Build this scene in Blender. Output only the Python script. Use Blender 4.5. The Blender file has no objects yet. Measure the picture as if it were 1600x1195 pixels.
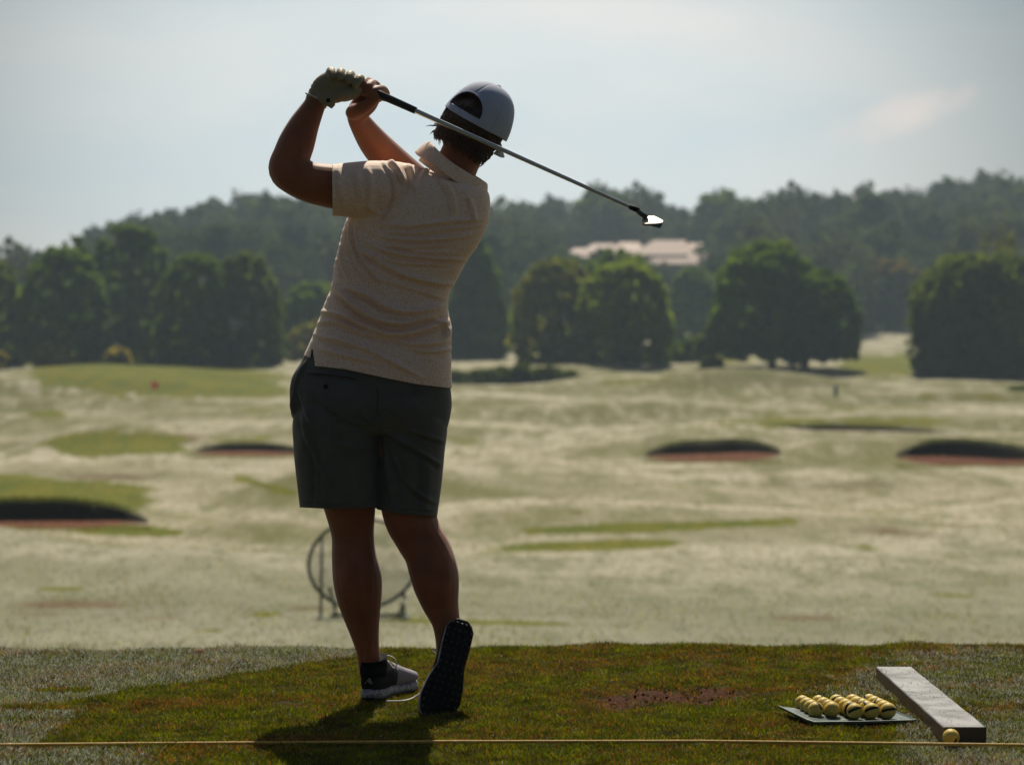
import bpy, math, random
import numpy as np
from mathutils import Vector, Matrix, noise

R = math.radians
# ------------------------------------------------------------------ camera, sky, sun, exposure
F = 3778.0          # focal length in pixels of a 1600 px wide picture (85 mm)
CH = 0.97           # camera height above the tee
HY = 567.0          # picture row of the horizon
scene = bpy.context.scene
cam_d = bpy.data.cameras.new('camera'); cam = bpy.data.objects.new('camera', cam_d)
scene.collection.objects.link(cam); scene.camera = cam
cam.location = (0, 0, CH); cam.rotation_euler = (R(90), 0, 0)
cam_d.sensor_width = 36; cam_d.lens = 36*F/1600
cam_d.shift_y = -(597.5-HY)/1600
cam_d.clip_start = 0.1; cam_d.clip_end = 5000
cam_d.dof.use_dof = True; cam_d.dof.focus_distance = 6.78; cam_d.dof.aperture_fstop = 3.9
cam_d.dof.aperture_blades = 0
SUN_EL, SUN_AZ = 50.0, 2.0      # azimuth measured from the view axis towards the right
scene.view_settings.view_transform = 'Standard'; scene.view_settings.look = 'None'
scene.view_settings.exposure = 0.04; scene.view_settings.gamma = 1.0
world = bpy.data.worlds.new('World'); scene.world = world; world.use_nodes = True

def nd(t, typ, **kw):
    n = t.nodes.new(typ)
    for k, v in kw.items():
        if k in n.inputs: n.inputs[k].default_value = v
        else: setattr(n, k, v)
    return n

def build_world():
    t = world.node_tree; t.nodes.clear(); L = t.links
    out = nd(t, 'ShaderNodeOutputWorld'); bg = nd(t, 'ShaderNodeBackground')
    bg.inputs['Strength'].default_value = 0.10
    sky = nd(t, 'ShaderNodeTexSky', sky_type='NISHITA', sun_disc=False)
    sky.sun_elevation = R(SUN_EL); sky.sun_rotation = R(SUN_AZ)
    sky.air_density = 1.0; sky.dust_density = 2.0; sky.ozone_density = 1.0
    tc = nd(t, 'ShaderNodeTexCoord')
    # thin high cloud veil, thickest ahead (towards the sun), clear blue behind the viewer
    sep = nd(t, 'ShaderNodeSeparateXYZ'); L.new(tc.outputs['Generated'], sep.inputs[0])
    mr = nd(t, 'ShaderNodeMapRange'); mr.interpolation_type = 'SMOOTHSTEP'
    mr.inputs['From Min'].default_value = 0.12; mr.inputs['From Max'].default_value = 0.95
    mr.inputs['To Min'].default_value = 0.0; mr.inputs['To Max'].default_value = 1.0
    up = nd(t, 'ShaderNodeMath', operation='MULTIPLY_ADD'); up.inputs[1].default_value = .45
    L.new(sep.outputs['Z'], up.inputs[0]); L.new(sep.outputs['Y'], up.inputs[2]); L.new(up.outputs[0], mr.inputs['Value'])
    mp = nd(t, 'ShaderNodeMapping'); mp.inputs['Scale'].default_value = (2.2, 2.2, 7.0)
    mp.inputs['Location'].default_value = (1.3, 0.2, 0.45)
    L.new(tc.outputs['Generated'], mp.inputs[0])
    nz = nd(t, 'ShaderNodeTexNoise'); nz.inputs['Scale'].default_value = 1.6; nz.inputs['Detail'].default_value = 5
    nz.inputs['Roughness'].default_value = 0.5
    L.new(mp.outputs[0], nz.inputs['Vector'])
    cr = nd(t, 'ShaderNodeValToRGB')
    cr.color_ramp.elements[0].position = 0.36; cr.color_ramp.elements[0].color = (5.2, 6.0, 6.35, 1)
    cr.color_ramp.elements[1].position = 0.60; cr.color_ramp.elements[1].color = (6.9, 6.85, 6.55, 1)
    L.new(nz.outputs['Fac'], cr.inputs[0])
    mx = nd(t, 'ShaderNodeMix', data_type='RGBA')
    m2 = nd(t, 'ShaderNodeMath', operation='MULTIPLY'); m2.inputs[1].default_value = 0.80
    L.new(mr.outputs[0], m2.inputs[0]); L.new(m2.outputs[0], mx.inputs[0])
    dim = nd(t, 'ShaderNodeMix', data_type='RGBA', blend_type='MULTIPLY'); dim.inputs[0].default_value = 1.0
    dim.inputs[7].default_value = (0.30, 0.30, 0.31, 1)
    L.new(sky.outputs[0], dim.inputs[6])
    # bright core of the hazy sky ahead, greyer away from it
    gl = nd(t, 'ShaderNodeVectorMath', operation='DOT_PRODUCT'); gl.inputs[1].default_value = Vector((-.012, 1, .075)).normalized()
    L.new(tc.outputs['Generated'], gl.inputs[0])
    gr = nd(t, 'ShaderNodeMapRange'); gr.interpolation_type = 'SMOOTHSTEP'; gr.inputs['From Min'].default_value = math.cos(.26); gr.inputs['From Max'].default_value = 1.0
    gr.inputs['To Min'].default_value = .54; gr.inputs['To Max'].default_value = 1.42; L.new(gl.outputs['Value'], gr.inputs['Value'])
    gm_ = nd(t, 'ShaderNodeMix', data_type='RGBA', blend_type='MULTIPLY'); gm_.inputs[0].default_value = 1.0
    L.new(cr.outputs[0], gm_.inputs[6]); L.new(gr.outputs[0], gm_.inputs[7])
    L.new(dim.outputs[2], mx.inputs[6]); L.new(gm_.outputs[2], mx.inputs[7])
    # one small wisp of cloud low on the right
    def dot(v):
        n = nd(t, 'ShaderNodeVectorMath', operation='DOT_PRODUCT'); n.inputs[1].default_value = v
        L.new(tc.outputs['Generated'], n.inputs[0]); return n
    wisp_px, wisp_py = 1412, 178
    vx, vz = (wisp_px-800)/F, (HY-wisp_py)/F
    mp2 = nd(t, 'ShaderNodeMapping'); mp2.inputs['Location'].default_value = (-vx*.97, 0, -vz*.97)
    L.new(tc.outputs['Generated'], mp2.inputs[0])
    nz2 = nd(t, 'ShaderNodeTexNoise'); nz2.inputs['Scale'].default_value = 60; nz2.inputs['Detail'].default_value = 4
    L.new(tc.outputs['Generated'], nz2.inputs['Vector'])
    s2 = nd(t, 'ShaderNodeSeparateXYZ'); L.new(mp2.outputs[0], s2.inputs[0])
    def mth(op, a, b):
        n = nd(t, 'ShaderNodeMath', operation=op)
        for i, v in enumerate((a, b)):
            if isinstance(v, (int, float)): n.inputs[i].default_value = v
            else: L.new(v, n.inputs[i])
        return n.outputs[0]
    ex = mth('MULTIPLY', s2.outputs['X'], 1/0.030)
    ez0 = mth('SUBTRACT', s2.outputs['Z'], mth('MULTIPLY', s2.outputs['X'], 0.25))
    ez = mth('MULTIPLY', ez0, 1/0.0085)
    r2 = mth('ADD', mth('MULTIPLY', ex, ex), mth('MULTIPLY', ez, ez))
    val = mth('SUBTRACT', mth('ADD', mth('MULTIPLY', nz2.outputs['Fac'], 2.0), -0.2), r2)
    cl = nd(t, 'ShaderNodeMapRange'); cl.interpolation_type = 'SMOOTHSTEP'
    cl.inputs['From Min'].default_value = -0.6; cl.inputs['From Max'].default_value = 1.6
    cl.inputs['To Max'].default_value = 0.75
    L.new(val, cl.inputs['Value'])
    front = mth('GREATER_THAN', sep.outputs['Y'], 0.5)
    fac = mth('MULTIPLY', cl.outputs[0], front)
    mx2 = nd(t, 'ShaderNodeMix', data_type='RGBA'); mx2.inputs[7].default_value = (8.8, 7.5, 6.7, 1)
    L.new(fac, mx2.inputs[0]); L.new(mx.outputs[2], mx2.inputs[6])
    L.new(mx2.outputs[2], bg.inputs['Color']); L.new(bg.outputs[0], out.inputs[0])
build_world()
sd = bpy.data.lights.new('sun', 'SUN'); sd.energy = 5.0; sd.angle = R(0.53); sd.color = (1.0, 0.90, 0.74)
sun = bpy.data.objects.new('sun', sd); scene.collection.objects.link(sun)
sv = Vector((math.sin(R(SUN_AZ))*math.cos(R(SUN_EL)), math.cos(R(SUN_AZ))*math.cos(R(SUN_EL)), math.sin(R(SUN_EL))))
sun.rotation_euler = sv.to_track_quat('Z', 'Y').to_euler()

# ------------------------------------------------------------------ helpers
rng = np.random.default_rng(7); random.seed(7)
def W(px, py, d): return Vector(((px-800)/F*d, d, CH-(py-HY)/F*d))
def link(o, parent=None):
    scene.collection.objects.link(o)
    if parent: o.parent = parent
    return o
def tag(o, label=None, cat=None, group=None, kind=None):
    if label: o['label'] = label
    if cat: o['category'] = cat
    if group: o['group'] = group
    if kind: o['kind'] = kind
    return o
def empty(name, loc, rz=0, **kw):
    o = bpy.data.objects.new(name, None); o.location = loc; o.rotation_euler = (0, 0, rz); o.empty_display_size = .1
    link(o); tag(o, **kw); return o
def mesh_np(name, V, Fc, mat=None, smooth=False):
    """V (n,3), Fc (m,k) arrays"""
    me = bpy.data.meshes.new(name); V = np.asarray(V, dtype=np.float32); Fc = np.asarray(Fc, dtype=np.int32)
    k = Fc.shape[1]; m = len(Fc)
    me.vertices.add(len(V)); me.vertices.foreach_set('co', V.ravel())
    me.loops.add(m*k); me.loops.foreach_set('vertex_index', Fc.ravel())
    me.polygons.add(m); me.polygons.foreach_set('loop_start', np.arange(m, dtype=np.int32)*k)
    try: me.polygons.foreach_set('loop_total', np.full(m, k, dtype=np.int32))
    except Exception: pass
    me.update(calc_edges=True)
    if smooth: me.polygons.foreach_set('use_smooth', np.ones(m, dtype=bool))
    if mat: me.materials.append(mat)
    return me
def add_attr(me, name, arr, color=False):
    if color:
        a = me.color_attributes.new(name, 'FLOAT_COLOR', 'POINT')
        a.data.foreach_set('color', np.asarray(arr, dtype=np.float32).ravel())
    else:
        a = me.attributes.new(name, 'FLOAT', 'POINT'); a.data.foreach_set('value', np.asarray(arr, dtype=np.float32))
def sstep(x, a, b):
    t = np.clip((x-a)/(b-a), 0, 1); return t*t*(3-2*t)

class MB:
    def __init__(s): s.v = []; s.f = []
    def add(s, vs, fs):
        o = len(s.v); s.v += [Vector(v) for v in vs]; s.f += [tuple(i+o for i in f) for f in fs]
    def loft(s, rings, cap=True):
        n = len(rings[0]); vs = [v for r in rings for v in r]; fs = []
        for i in range(len(rings)-1):
            for j in range(n):
                a = i*n+j; b = i*n+(j+1) % n; fs.append((a, b, b+n, a+n))
        if cap: fs.append(tuple(range(n))[::-1]); fs.append(tuple((len(rings)-1)*n+j for j in range(n)))
        s.add(vs, fs)
    def box(s, c, h, M=None):
        vs = [Vector((c[0]+sx*h[0], c[1]+sy*h[1], c[2]+sz*h[2])) for sx in (-1, 1) for sy in (-1, 1) for sz in (-1, 1)]
        if M: vs = [M @ v for v in vs]
        s.add(vs, [(0, 1, 3, 2), (4, 6, 7, 5), (0, 4, 5, 1), (2, 3, 7, 6), (0, 2, 6, 4), (1, 5, 7, 3)])
    def ball(s, c, r, M=None, n=16, m=10):
        if isinstance(r, (int, float)): r = (r, r, r)
        c = Vector(c); rings = []
        for i in range(m+1):
            th = math.pi*(i+.001)/(m+.002)
            rings.append([c+Vector((r[0]*math.sin(th)*math.cos(2*math.pi*j/n), r[1]*math.sin(th)*math.sin(2*math.pi*j/n), -r[2]*math.cos(th))) for j in range(n)])
        if M: rings = [[M @ v for v in q] for q in rings]
        s.loft(rings)
    def tube(s, pts, rad, n=10, kd=1.0, view=Vector((0, 1, 0)), rounded=False, closed=False):
        pts = [Vector(p) for p in pts]; rad = list(rad) if hasattr(rad, '__len__') else [rad]*len(pts)
        if rounded and not closed:
            d0 = (pts[0]-pts[1]).normalized(); d1 = (pts[-1]-pts[-2]).normalized(); a, b = rad[0], rad[-1]
            pts = [pts[0]+d0*a*.95, pts[0]+d0*a*.65] + pts + [pts[-1]+d1*b*.65, pts[-1]+d1*b*.95]
            rad = [a*.3, a*.75] + rad + [b*.75, b*.3]
        rings = []; N = len(pts)
        for i, p in enumerate(pts):
            if closed: t = pts[(i+1) % N]-pts[i-1]
            else: t = pts[min(i+1, N-1)]-pts[max(i-1, 0)]
            t.normalize(); n1 = t.cross(view)
            if n1.length < .05: n1 = t.cross(Vector((1, .2, 0)))
            n1.normalize(); n2 = t.cross(n1)
            rings.append([p+n1*rad[i]*math.cos(2*math.pi*j/n)+n2*rad[i]*kd*math.sin(2*math.pi*j/n) for j in range(n)])
        if closed: rings.append(rings[0])
        s.loft(rings, cap=not closed)
    def mesh(s, name, mat=None, smooth=True):
        me = bpy.data.meshes.new(name); me.from_pydata([tuple(v) for v in s.v], [], s.f); me.update()
        if smooth: me.polygons.foreach_set('use_smooth', np.ones(len(me.polygons), dtype=bool))
        if mat: me.materials.append(mat)
        return me
    def build(s, name, mat=None, parent=None, smooth=True):
        return link(bpy.data.objects.new(name, s.mesh(name, mat, smooth)), parent)

def spline(pts, k=5):
    P = [np.array(p, float) for p in pts]; out = []
    for i in range(len(P)-1):
        a = P[max(i-1, 0)]; b = P[i]; c = P[i+1]; e = P[min(i+2, len(P)-1)]
        for q in range(k):
            t = q/k
            out.append(.5*((2*b)+(-a+c)*t+(2*a-5*b+4*c-e)*t*t+(-a+3*b-3*c+e)*t**3))
    out.append(P[-1]); return out
def limb(mb, pts, kd=1.0, n=20, k=5, rounded=True):
    """pts: (px, py, distance, radius px)"""
    s = spline(pts, k)
    mb.tube([W(p[0], p[1], p[2]) for p in s], [p[3]/F*p[2] for p in s], n=n, kd=kd, rounded=rounded)
def evalmesh(me, mods):
    o = bpy.data.objects.new('tmp', me); scene.collection.objects.link(o)
    for typ, kw in mods:
        m = o.modifiers.new('m', typ)
        for k_, v in kw.items(): setattr(m, k_, v)
    dg = bpy.context.evaluated_depsgraph_get(); dg.update()
    r = bpy.data.meshes.new_from_object(o.evaluated_get(dg)); bpy.data.objects.remove(o); return r
def fuse(mb, voxel=.004, it=4, fac=.5):
    me = mb.mesh('tmp')
    me = evalmesh(me, [('REMESH', dict(mode='VOXEL', voxel_size=voxel)), ('SMOOTH', dict(factor=fac, iterations=it))])
    me.materials.clear()
    me.polygons.foreach_set('use_smooth', np.ones(len(me.polygons), dtype=bool)); return me
def getco(me):
    a = np.empty(len(me.vertices)*3, dtype=np.float32); me.vertices.foreach_get('co', a); return a.reshape(-1, 3)
def getno(me):
    a = np.empty(len(me.vertices)*3, dtype=np.float32); me.vertex_normals.foreach_get('vector', a); return a.reshape(-1, 3)
def proj(V): return 800+V[:, 0]/V[:, 1]*F, HY-(V[:, 2]-CH)/V[:, 1]*F

# ------------------------------------------------------------------ materials
def mat_base(name):
    m = bpy.data.materials.new(name); m.use_nodes = True; t = m.node_tree
    b = t.nodes['Principled BSDF']; return m, t, b
def simple(name, col, rough=.6, metal=0, spec=.5, bump=0, bscale=200, var=0, vscale=8, sss=0, coords='Object', sheen=0):
    m, t, b = mat_base(name); L = t.links
    b.inputs['Base Color'].default_value = (*col, 1); b.inputs['Roughness'].default_value = rough
    b.inputs['Metallic'].default_value = metal; b.inputs['Specular IOR Level'].default_value = spec
    if sss: b.inputs['Subsurface Weight'].default_value = sss; b.inputs['Subsurface Radius'].default_value = (.02, .006, .003); b.inputs['Subsurface Scale'].default_value = .5
    if sheen: b.inputs['Sheen Weight'].default_value = sheen
    tc = nd(t, 'ShaderNodeTexCoord')
    if var:
        n = nd(t, 'ShaderNodeTexNoise'); n.inputs['Scale'].default_value = vscale; n.inputs['Detail'].default_value = 4
        L.new(tc.outputs[coords], n.inputs['Vector'])
        mr = nd(t, 'ShaderNodeMapRange'); mr.inputs['From Min'].default_value = .3; mr.inputs['From Max'].default_value = .7
        mr.inputs['To Min'].default_value = 1-var; mr.inputs['To Max'].default_value = 1+var; L.new(n.outputs['Fac'], mr.inputs['Value'])
        mm = nd(t, 'ShaderNodeMix', data_type='RGBA', blend_type='MULTIPLY'); mm.inputs[0].default_value = 1
        mm.inputs[6].default_value = (*col, 1); L.new(mr.outputs[0], mm.inputs[7]); L.new(mm.outputs[2], b.inputs['Base Color'])
    if bump:
        n = nd(t, 'ShaderNodeTexNoise'); n.inputs['Scale'].default_value = bscale; n.inputs['Detail'].default_value = 3
        L.new(tc.outputs[coords], n.inputs['Vector']); bp = nd(t, 'ShaderNodeBump'); bp.inputs['Strength'].default_value = bump
        bp.inputs['Distance'].default_value = .002; L.new(n.outputs['Fac'], bp.inputs['Height']); L.new(bp.outputs[0], b.inputs['Normal'])
    return m
def leaf_mat(name, trans=.45, rough=.6, spec=.25, tboost=(1.4, 1.5, .7)):
    """base colour from the per-leaf colour attribute, part of the light passes through"""
    m = bpy.data.materials.new(name); m.use_nodes = True; t = m.node_tree; L = t.links; t.nodes.clear()
    out = nd(t, 'ShaderNodeOutputMaterial'); at = nd(t, 'ShaderNodeAttribute'); at.attribute_name = 'Col'
    b = nd(t, 'ShaderNodeBsdfPrincipled'); b.inputs['Roughness'].default_value = rough; b.inputs['Specular IOR Level'].default_value = spec
    tr = nd(t, 'ShaderNodeBsdfTranslucent'); mul = nd(t, 'ShaderNodeMix', data_type='RGBA', blend_type='MULTIPLY')
    mul.inputs[0].default_value = 1; mul.inputs[7].default_value = (*tboost, 1)
    L.new(at.outputs['Color'], b.inputs['Base Color']); L.new(at.outputs['Color'], mul.inputs[6]); L.new(mul.outputs[2], tr.inputs['Color'])
    mx = nd(t, 'ShaderNodeMixShader'); mx.inputs[0].default_value = trans
    L.new(b.outputs[0], mx.inputs[1]); L.new(tr.outputs[0], mx.inputs[2]); L.new(mx.outputs[0], out.inputs[0]); return m
M_leaf = leaf_mat('foliage', .5, .7, .06, (3.2, 3.0, .4))
M_blade = leaf_mat('grass_blade', .4, .5, .2, (1.3, 1.35, .5))
M_wood = leaf_mat('wood_foliage', .3, .9, .03, (1.4, 1.5, .9))
M_dewblade = leaf_mat('dewy_blade', .25, .35, .5, (1.0, 1.02, .95))
M_bark = simple('bark', (.07, .05, .04), .9, var=.3, vscale=3)

# ------------------------------------------------------------------ terrain
gd = np.array([9.2, 10, 12, 15, 18, 24, 29, 38, 50, 65, 85, 105, 125, 150, 175, 195, 212, 225, 245, 280.])
gz_lo = [-.25, -.45, -.9, -1.3]
gp = [None]*4 + [1040, 1006, 968, 915, 860, 810, 760, 718, 690, 655, 622, 596, 575, 567, 563, 556]
gz = np.array(gz_lo+[CH-(p-HY)/F*d for p, d in zip(gp[4:], gd[4:])])
sky_x = np.array([-1200, -200, 0, 120, 170, 220, 290, 400, 500, 780, 900, 1000, 1100, 1200, 1300, 1400, 1500, 1560, 1650, 2000, 2800])
sky_y = np.array([575, 570, 550, 520, 470, 445, 428, 412, 418, 416, 416, 418, 418, 412, 396, 388, 388, 376, 368, 362, 400])
hs_d = np.array([280, 320, 360, 400, 450, 480, 560, 1000.])
hs_s = np.array([0, .20, .45, .70, .93, 1.0, 1.0, .85])
# bunkers: centre px, half width px, lip distance, ramp height, face height, ramp length, length of the bank behind, curve of the lip
BUNK = [(1114, 108, 722, .20, .46, 1.8, 15, .2), (1520, 122, 728, .18, .54, 1.8, 15, .2),
        (395, 94, 713, .10, .30, 1.5, 11, .2), (40, 196, 826, .10, .47, 1.3, 11, .6), (1285, 235, 678, .04, .24, .6, 10, .2)]
# smooth mounds: px, distance, half px, half depth, height
MOUND = [(250, 150, 260, 9, .35), (230, 196, 260, 12, 1.1), (880, 205, 330, 9, .5), (1420, 208, 330, 10, .45), (190, 104, 190, 8, .55),
         (650, 62, 230, 7, .28), (1250, 58, 330, 6, .30), (1000, 46, 330, 4, .16), (1500, 88, 260, 8, .4), (830, 92, 280, 7, .32),
         (330, 44, 260, 4, .16), (900, 150, 300, 8, .4), (550, 130, 260, 7, .35), (1350, 165, 400, 8, .5), (150, 60, 200, 5, .2)]
_r = np.random.default_rng(31)
for _k in range(60):
    _d = float(_r.uniform(38, 190)); MOUND.append((float(_r.uniform(-100, 1700)), _d, float(_r.uniform(110, 330)), float(_r.uniform(2.5, 6.5)), float(_r.uniform(.2, .62))*(.5+_d/140)))
MOUND.append((60, 66, 210, 3.5, .35)); MOUND.append((205, 109, 115, 4, 1.1))
def solve_bunkers():
    global BUNK
    todo = BUNK; BUNK = []
    for c, hw, row, rh, fh, rl, bk, cv in todo:
        us = np.linspace(-1, 1, 11); ds = []
        for u in us:
            dd = np.linspace(200, 25, 3000); z = zfun(np.full_like(dd, c+u*hw), dd); py = HY-(z-CH)/dd*F; ds.append(float(dd[int(np.argmax(py > row))]))
        BUNK_.append((c, hw, np.polyfit(us, ds, 3), rh, fh, rl, bk, cv))
    BUNK = BUNK_
def front(b, px):
    u = np.clip((px-b[0])/b[1], -1.1, 1.1); return np.polyval(b[2], u)+b[7]*u*u+.10*np.sin(px*.035)+.05*np.sin(px*.083)
BUNK_ = []
def zfun(px, d):
    px = np.asarray(px, float); d = np.asarray(d, float); px, d = np.broadcast_arrays(px, d)
    base = np.interp(d, gd, gz)
    G = np.interp(px, sky_x, sky_y); s = np.interp(d, hs_d, hs_s)
    hill = CH-((556-(556-G)*s)-HY)/F*d
    z = np.where(d > 280, hill, base)
    X = (px-800)/F*d
    amp = np.clip((d-14)/60, 0, 1)
    z = z + amp*(.10*np.sin(X*.31+d*.09+1)+.08*np.sin(X*.17-d*.21)+.05*np.sin(d*.43+X*.11+2)+.03*np.sin(X*.9+d*.35))
    for c, dd, hw, hd, h in MOUND: z = z+h*np.exp(-((px-c)/hw)**2-((d-dd)/hd)**2)
    for b in BUNK:
        c, hw, d0, rh, fh, rl, bk, cv = b
        u = (px-c)/hw; w = np.clip(1-np.abs(u)**2.8, 0, 1)**.75; dl = d-front(b, px)
        z = z+w*(rh*sstep(dl, 0, rl)+fh*sstep(dl, rl, rl+.28))*(1-sstep(dl, rl+.8, bk))
    return z
solve_bunkers(); print('bunkers')
def sand_masks(px, d):
    sand = np.zeros_like(px); soil = np.zeros_like(px)
    for b in BUNK:
        c, hw, d0, rh, fh, rl, bk, cv = b
        u = (px-c)/hw; w = np.clip(1-np.abs(u)**2.8, 0, 1)**.75; dl = d-front(b, px); wob = 0
        on = w > .12
        sand = np.maximum(sand, on*sstep(dl-(1-w)*rl*.95, .0, .3)*(1-sstep(dl+wob, rl-.05, rl+.02)))
        soil = np.maximum(soil, on*sstep(dl+wob, rl-.06, rl+.0)*(1-sstep(dl+wob, rl+.20, rl+.30)))
    return sand, soil
# green patches without dew: px, py, half width, half height, slope, strength
GREEN = [(1030, 823, 235, 9, -.035, 1), (925, 851, 180, 8.5, -.03, 1), (210, 829, 82, 10, .02, 1), (415, 759, 56, 7, .28, .9),
         (250, 590, 215, 30, .05, 1.2), (200, 600, 110, 26, -.1, .6), (185, 695, 120, 20, -.02, 1.1), (70, 772, 180, 28, .03, 1.25), (72, 647, 36, 7, 0, .8),
         (760, 972, 190, 4, .02, .9), (1275, 660, 230, 13, .0, .7), (370, 685, 110, 14, 0, .45), (740, 692, 30, 5, 0, .5), (1380, 570, 80, 22, 0, .9),
         (1130, 560, 70, 12, 0, .7), (95, 920, 45, 4, 0, .7), (820, 713, 60, 4, 0, .4), (1000, 650, 60, 6, 0, .5), (880, 800, 60, 4, 0, .5), (1180, 801, 70, 3, 0, .5),
         (1370, 855, 60, 6, .1, .5), (1480, 870, 40, 6, 0, .5), (1500, 930, 70, 5, 0, .5), (1130, 880, 60, 6, 0, .35), (420, 960, 30, 5, 0, .5), (330, 985, 25, 4, 0, .7),
         (1250, 800, 120, 4, 0, .3), (400, 640, 60, 6, 0, .5), (1500, 620, 140, 8, 0, .45), (1000, 600, 110, 22, 0, .45), (1400, 640, 220, 8, 0, .4)]
BROWN = [(120, 945, 120, 9, 0, .7), (500, 950, 60, 6, 0, .5), (230, 965, 90, 7, 0, .5), (1300, 760, 120, 10, 0, .5), (1400, 830, 110, 9, .05, .6), (900, 780, 90, 6, 0, .4), (60, 960, 70, 6, 0, .6),
         (1150, 740, 120, 7, 0, .35), (1020, 850, 60, 4, 0, .3), (1270, 965, 70, 6, 0, .6), (950, 900, 80, 6, 0, .35), (720, 750, 40, 6, 0, .4), (270, 686, 60, 14, 0, .7), (170, 745, 110, 8, 0, .6),
         (1300, 655, 200, 9, 0, .4)]
def patches(px, py, lst):
    m = np.zeros_like(px)
    for c, cy, hw, hh, sl, st in lst:
        dy = py-cy-(px-c)*sl
        m = np.maximum(m, st*np.exp(-(((px-c)/hw)**2)**1.6-((dy/hh)**2)**1.3))
    return m

def terrain_mat():
    m, t, b = mat_base('dewy_fairway'); L = t.links
    geo = nd(t, 'ShaderNodeNewGeometry')
    def noise_(scale, detail=5, rough=.55, vs=None):
        n = nd(t, 'ShaderNodeTexNoise'); n.inputs['Scale'].default_value = scale; n.inputs['Detail'].default_value = detail; n.inputs['Roughness'].default_value = rough
        if vs:
            mp = nd(t, 'ShaderNodeMapping'); mp.inputs['Scale'].default_value = vs; L.new(geo.outputs['Position'], mp.inputs[0]); L.new(mp.outputs[0], n.inputs['Vector'])
        else: L.new(geo.outputs['Position'], n.inputs['Vector'])
        return n.outputs['Fac']
    def attr(nm): a = nd(t, 'ShaderNodeAttribute'); a.attribute_name = nm; return a.outputs['Fac']
    def mth(op, a, c):
        n = nd(t, 'ShaderNodeMath', operation=op)
        for i, v in enumerate((a, c)):
            if isinstance(v, (int, float)): n.inputs[i].default_value = v
            else: L.new(v, n.inputs[i])
        return n.outputs[0]
    def ramp(v, a, c):
        n = nd(t, 'ShaderNodeMapRange'); n.interpolation_type = 'SMOOTHSTEP'; n.inputs['From Min'].default_value = a; n.inputs['From Max'].default_value = c; L.new(v, n.inputs['Value']); return n.outputs[0]
    def mix(f, a, c):
        n = nd(t, 'ShaderNodeMix', data_type='RGBA')
        L.new(f, n.inputs[0])
        for i, v in ((6, a), (7, c)):
            if isinstance(v, tuple): n.inputs[i].default_value = (*v, 1)
            else: L.new(v, n.inputs[i])
        return n.outputs[2]
    n_big = noise_(.09, 6, .6, (1, .8, 1)); n_mid = noise_(.85, 7, .68, (1, .30, 1)); n_fine = noise_(5, 6, .72, (1, .20, 1)); n_grit = noise_(17, 4, .7, (1, .25, 1))
    n_band = noise_(.16, 4, .6, (.25, 1, 1)); dew = mix(ramp(n_big, .38, .62), (.25, .235, .14), (.43, .39, .285))
    dew = mix(mth('MULTIPLY', ramp(n_band, .42, .62), .75), dew, (.56, .51, .40))
    dew = mix(ramp(n_mid, .45, .66), dew, (.185, .19, .09))
    dew = mix(mth('MULTIPLY', ramp(n_fine, .47, .66), .65), dew, (.15, .14, .075))
    dew = mix(mth('MULTIPLY', ramp(n_grit, .55, .7), .35), dew, (.46, .45, .37))
    dew = mix(mth('MULTIPLY', ramp(n_grit, .48, .36), .4), dew, (.12, .12, .06))
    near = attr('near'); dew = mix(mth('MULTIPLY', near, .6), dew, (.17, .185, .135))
    dew = mix(mth('MULTIPLY', mth('MULTIPLY', attr('face'), ramp(n_mid, .25, .55)), .85), dew, (.15, .15, .05))  # less dew on slopes facing the viewer, plus rolling shade put into the colour
    br = mth('ADD', mth('MULTIPLY', attr('brown'), 1.0), mth('MULTIPLY', mth('SUBTRACT', n_mid, .5), 1.2))
    dew = mix(ramp(br, .25, .75), dew, (.14, .10, .055))
    g = mth('ADD', attr('green'), mth('MULTIPLY', mth('SUBTRACT', n_mid, .5), 1.1))
    g = mth('ADD', g, mth('MULTIPLY', mth('SUBTRACT', n_fine, .5), .5))
    g = mth('ADD', g, mth('MULTIPLY', mth('SUBTRACT', noise_(.28, 3, .5), .5), 1.0))
    grn = mix(ramp(n_mid, .3, .7), (.075, .105, .000), (.150, .140, .000))
    col = mix(ramp(g, .38, .62), dew, grn)
    col = mix(attr('sand'), col, mix(ramp(n_fine, .3, .7), (.105, .034, .014), (.185, .062, .028)))
    col = mix(attr('soil'), col, (.022, .014, .011))
    col = mix(attr('wood'), col, (.03, .04, .015))
    L.new(col, b.inputs['Base Color']); b.inputs['Roughness'].default_value = .9; b.inputs['Specular IOR Level'].default_value = .1
    bp = nd(t, 'ShaderNodeBump'); bp.inputs['Strength'].default_value = .6; bp.inputs['Distance'].default_value = .16
    L.new(mth('ADD', n_fine, n_mid), bp.inputs['Height']); L.new(bp.outputs[0], b.inputs['Normal'])
    return m
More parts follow.
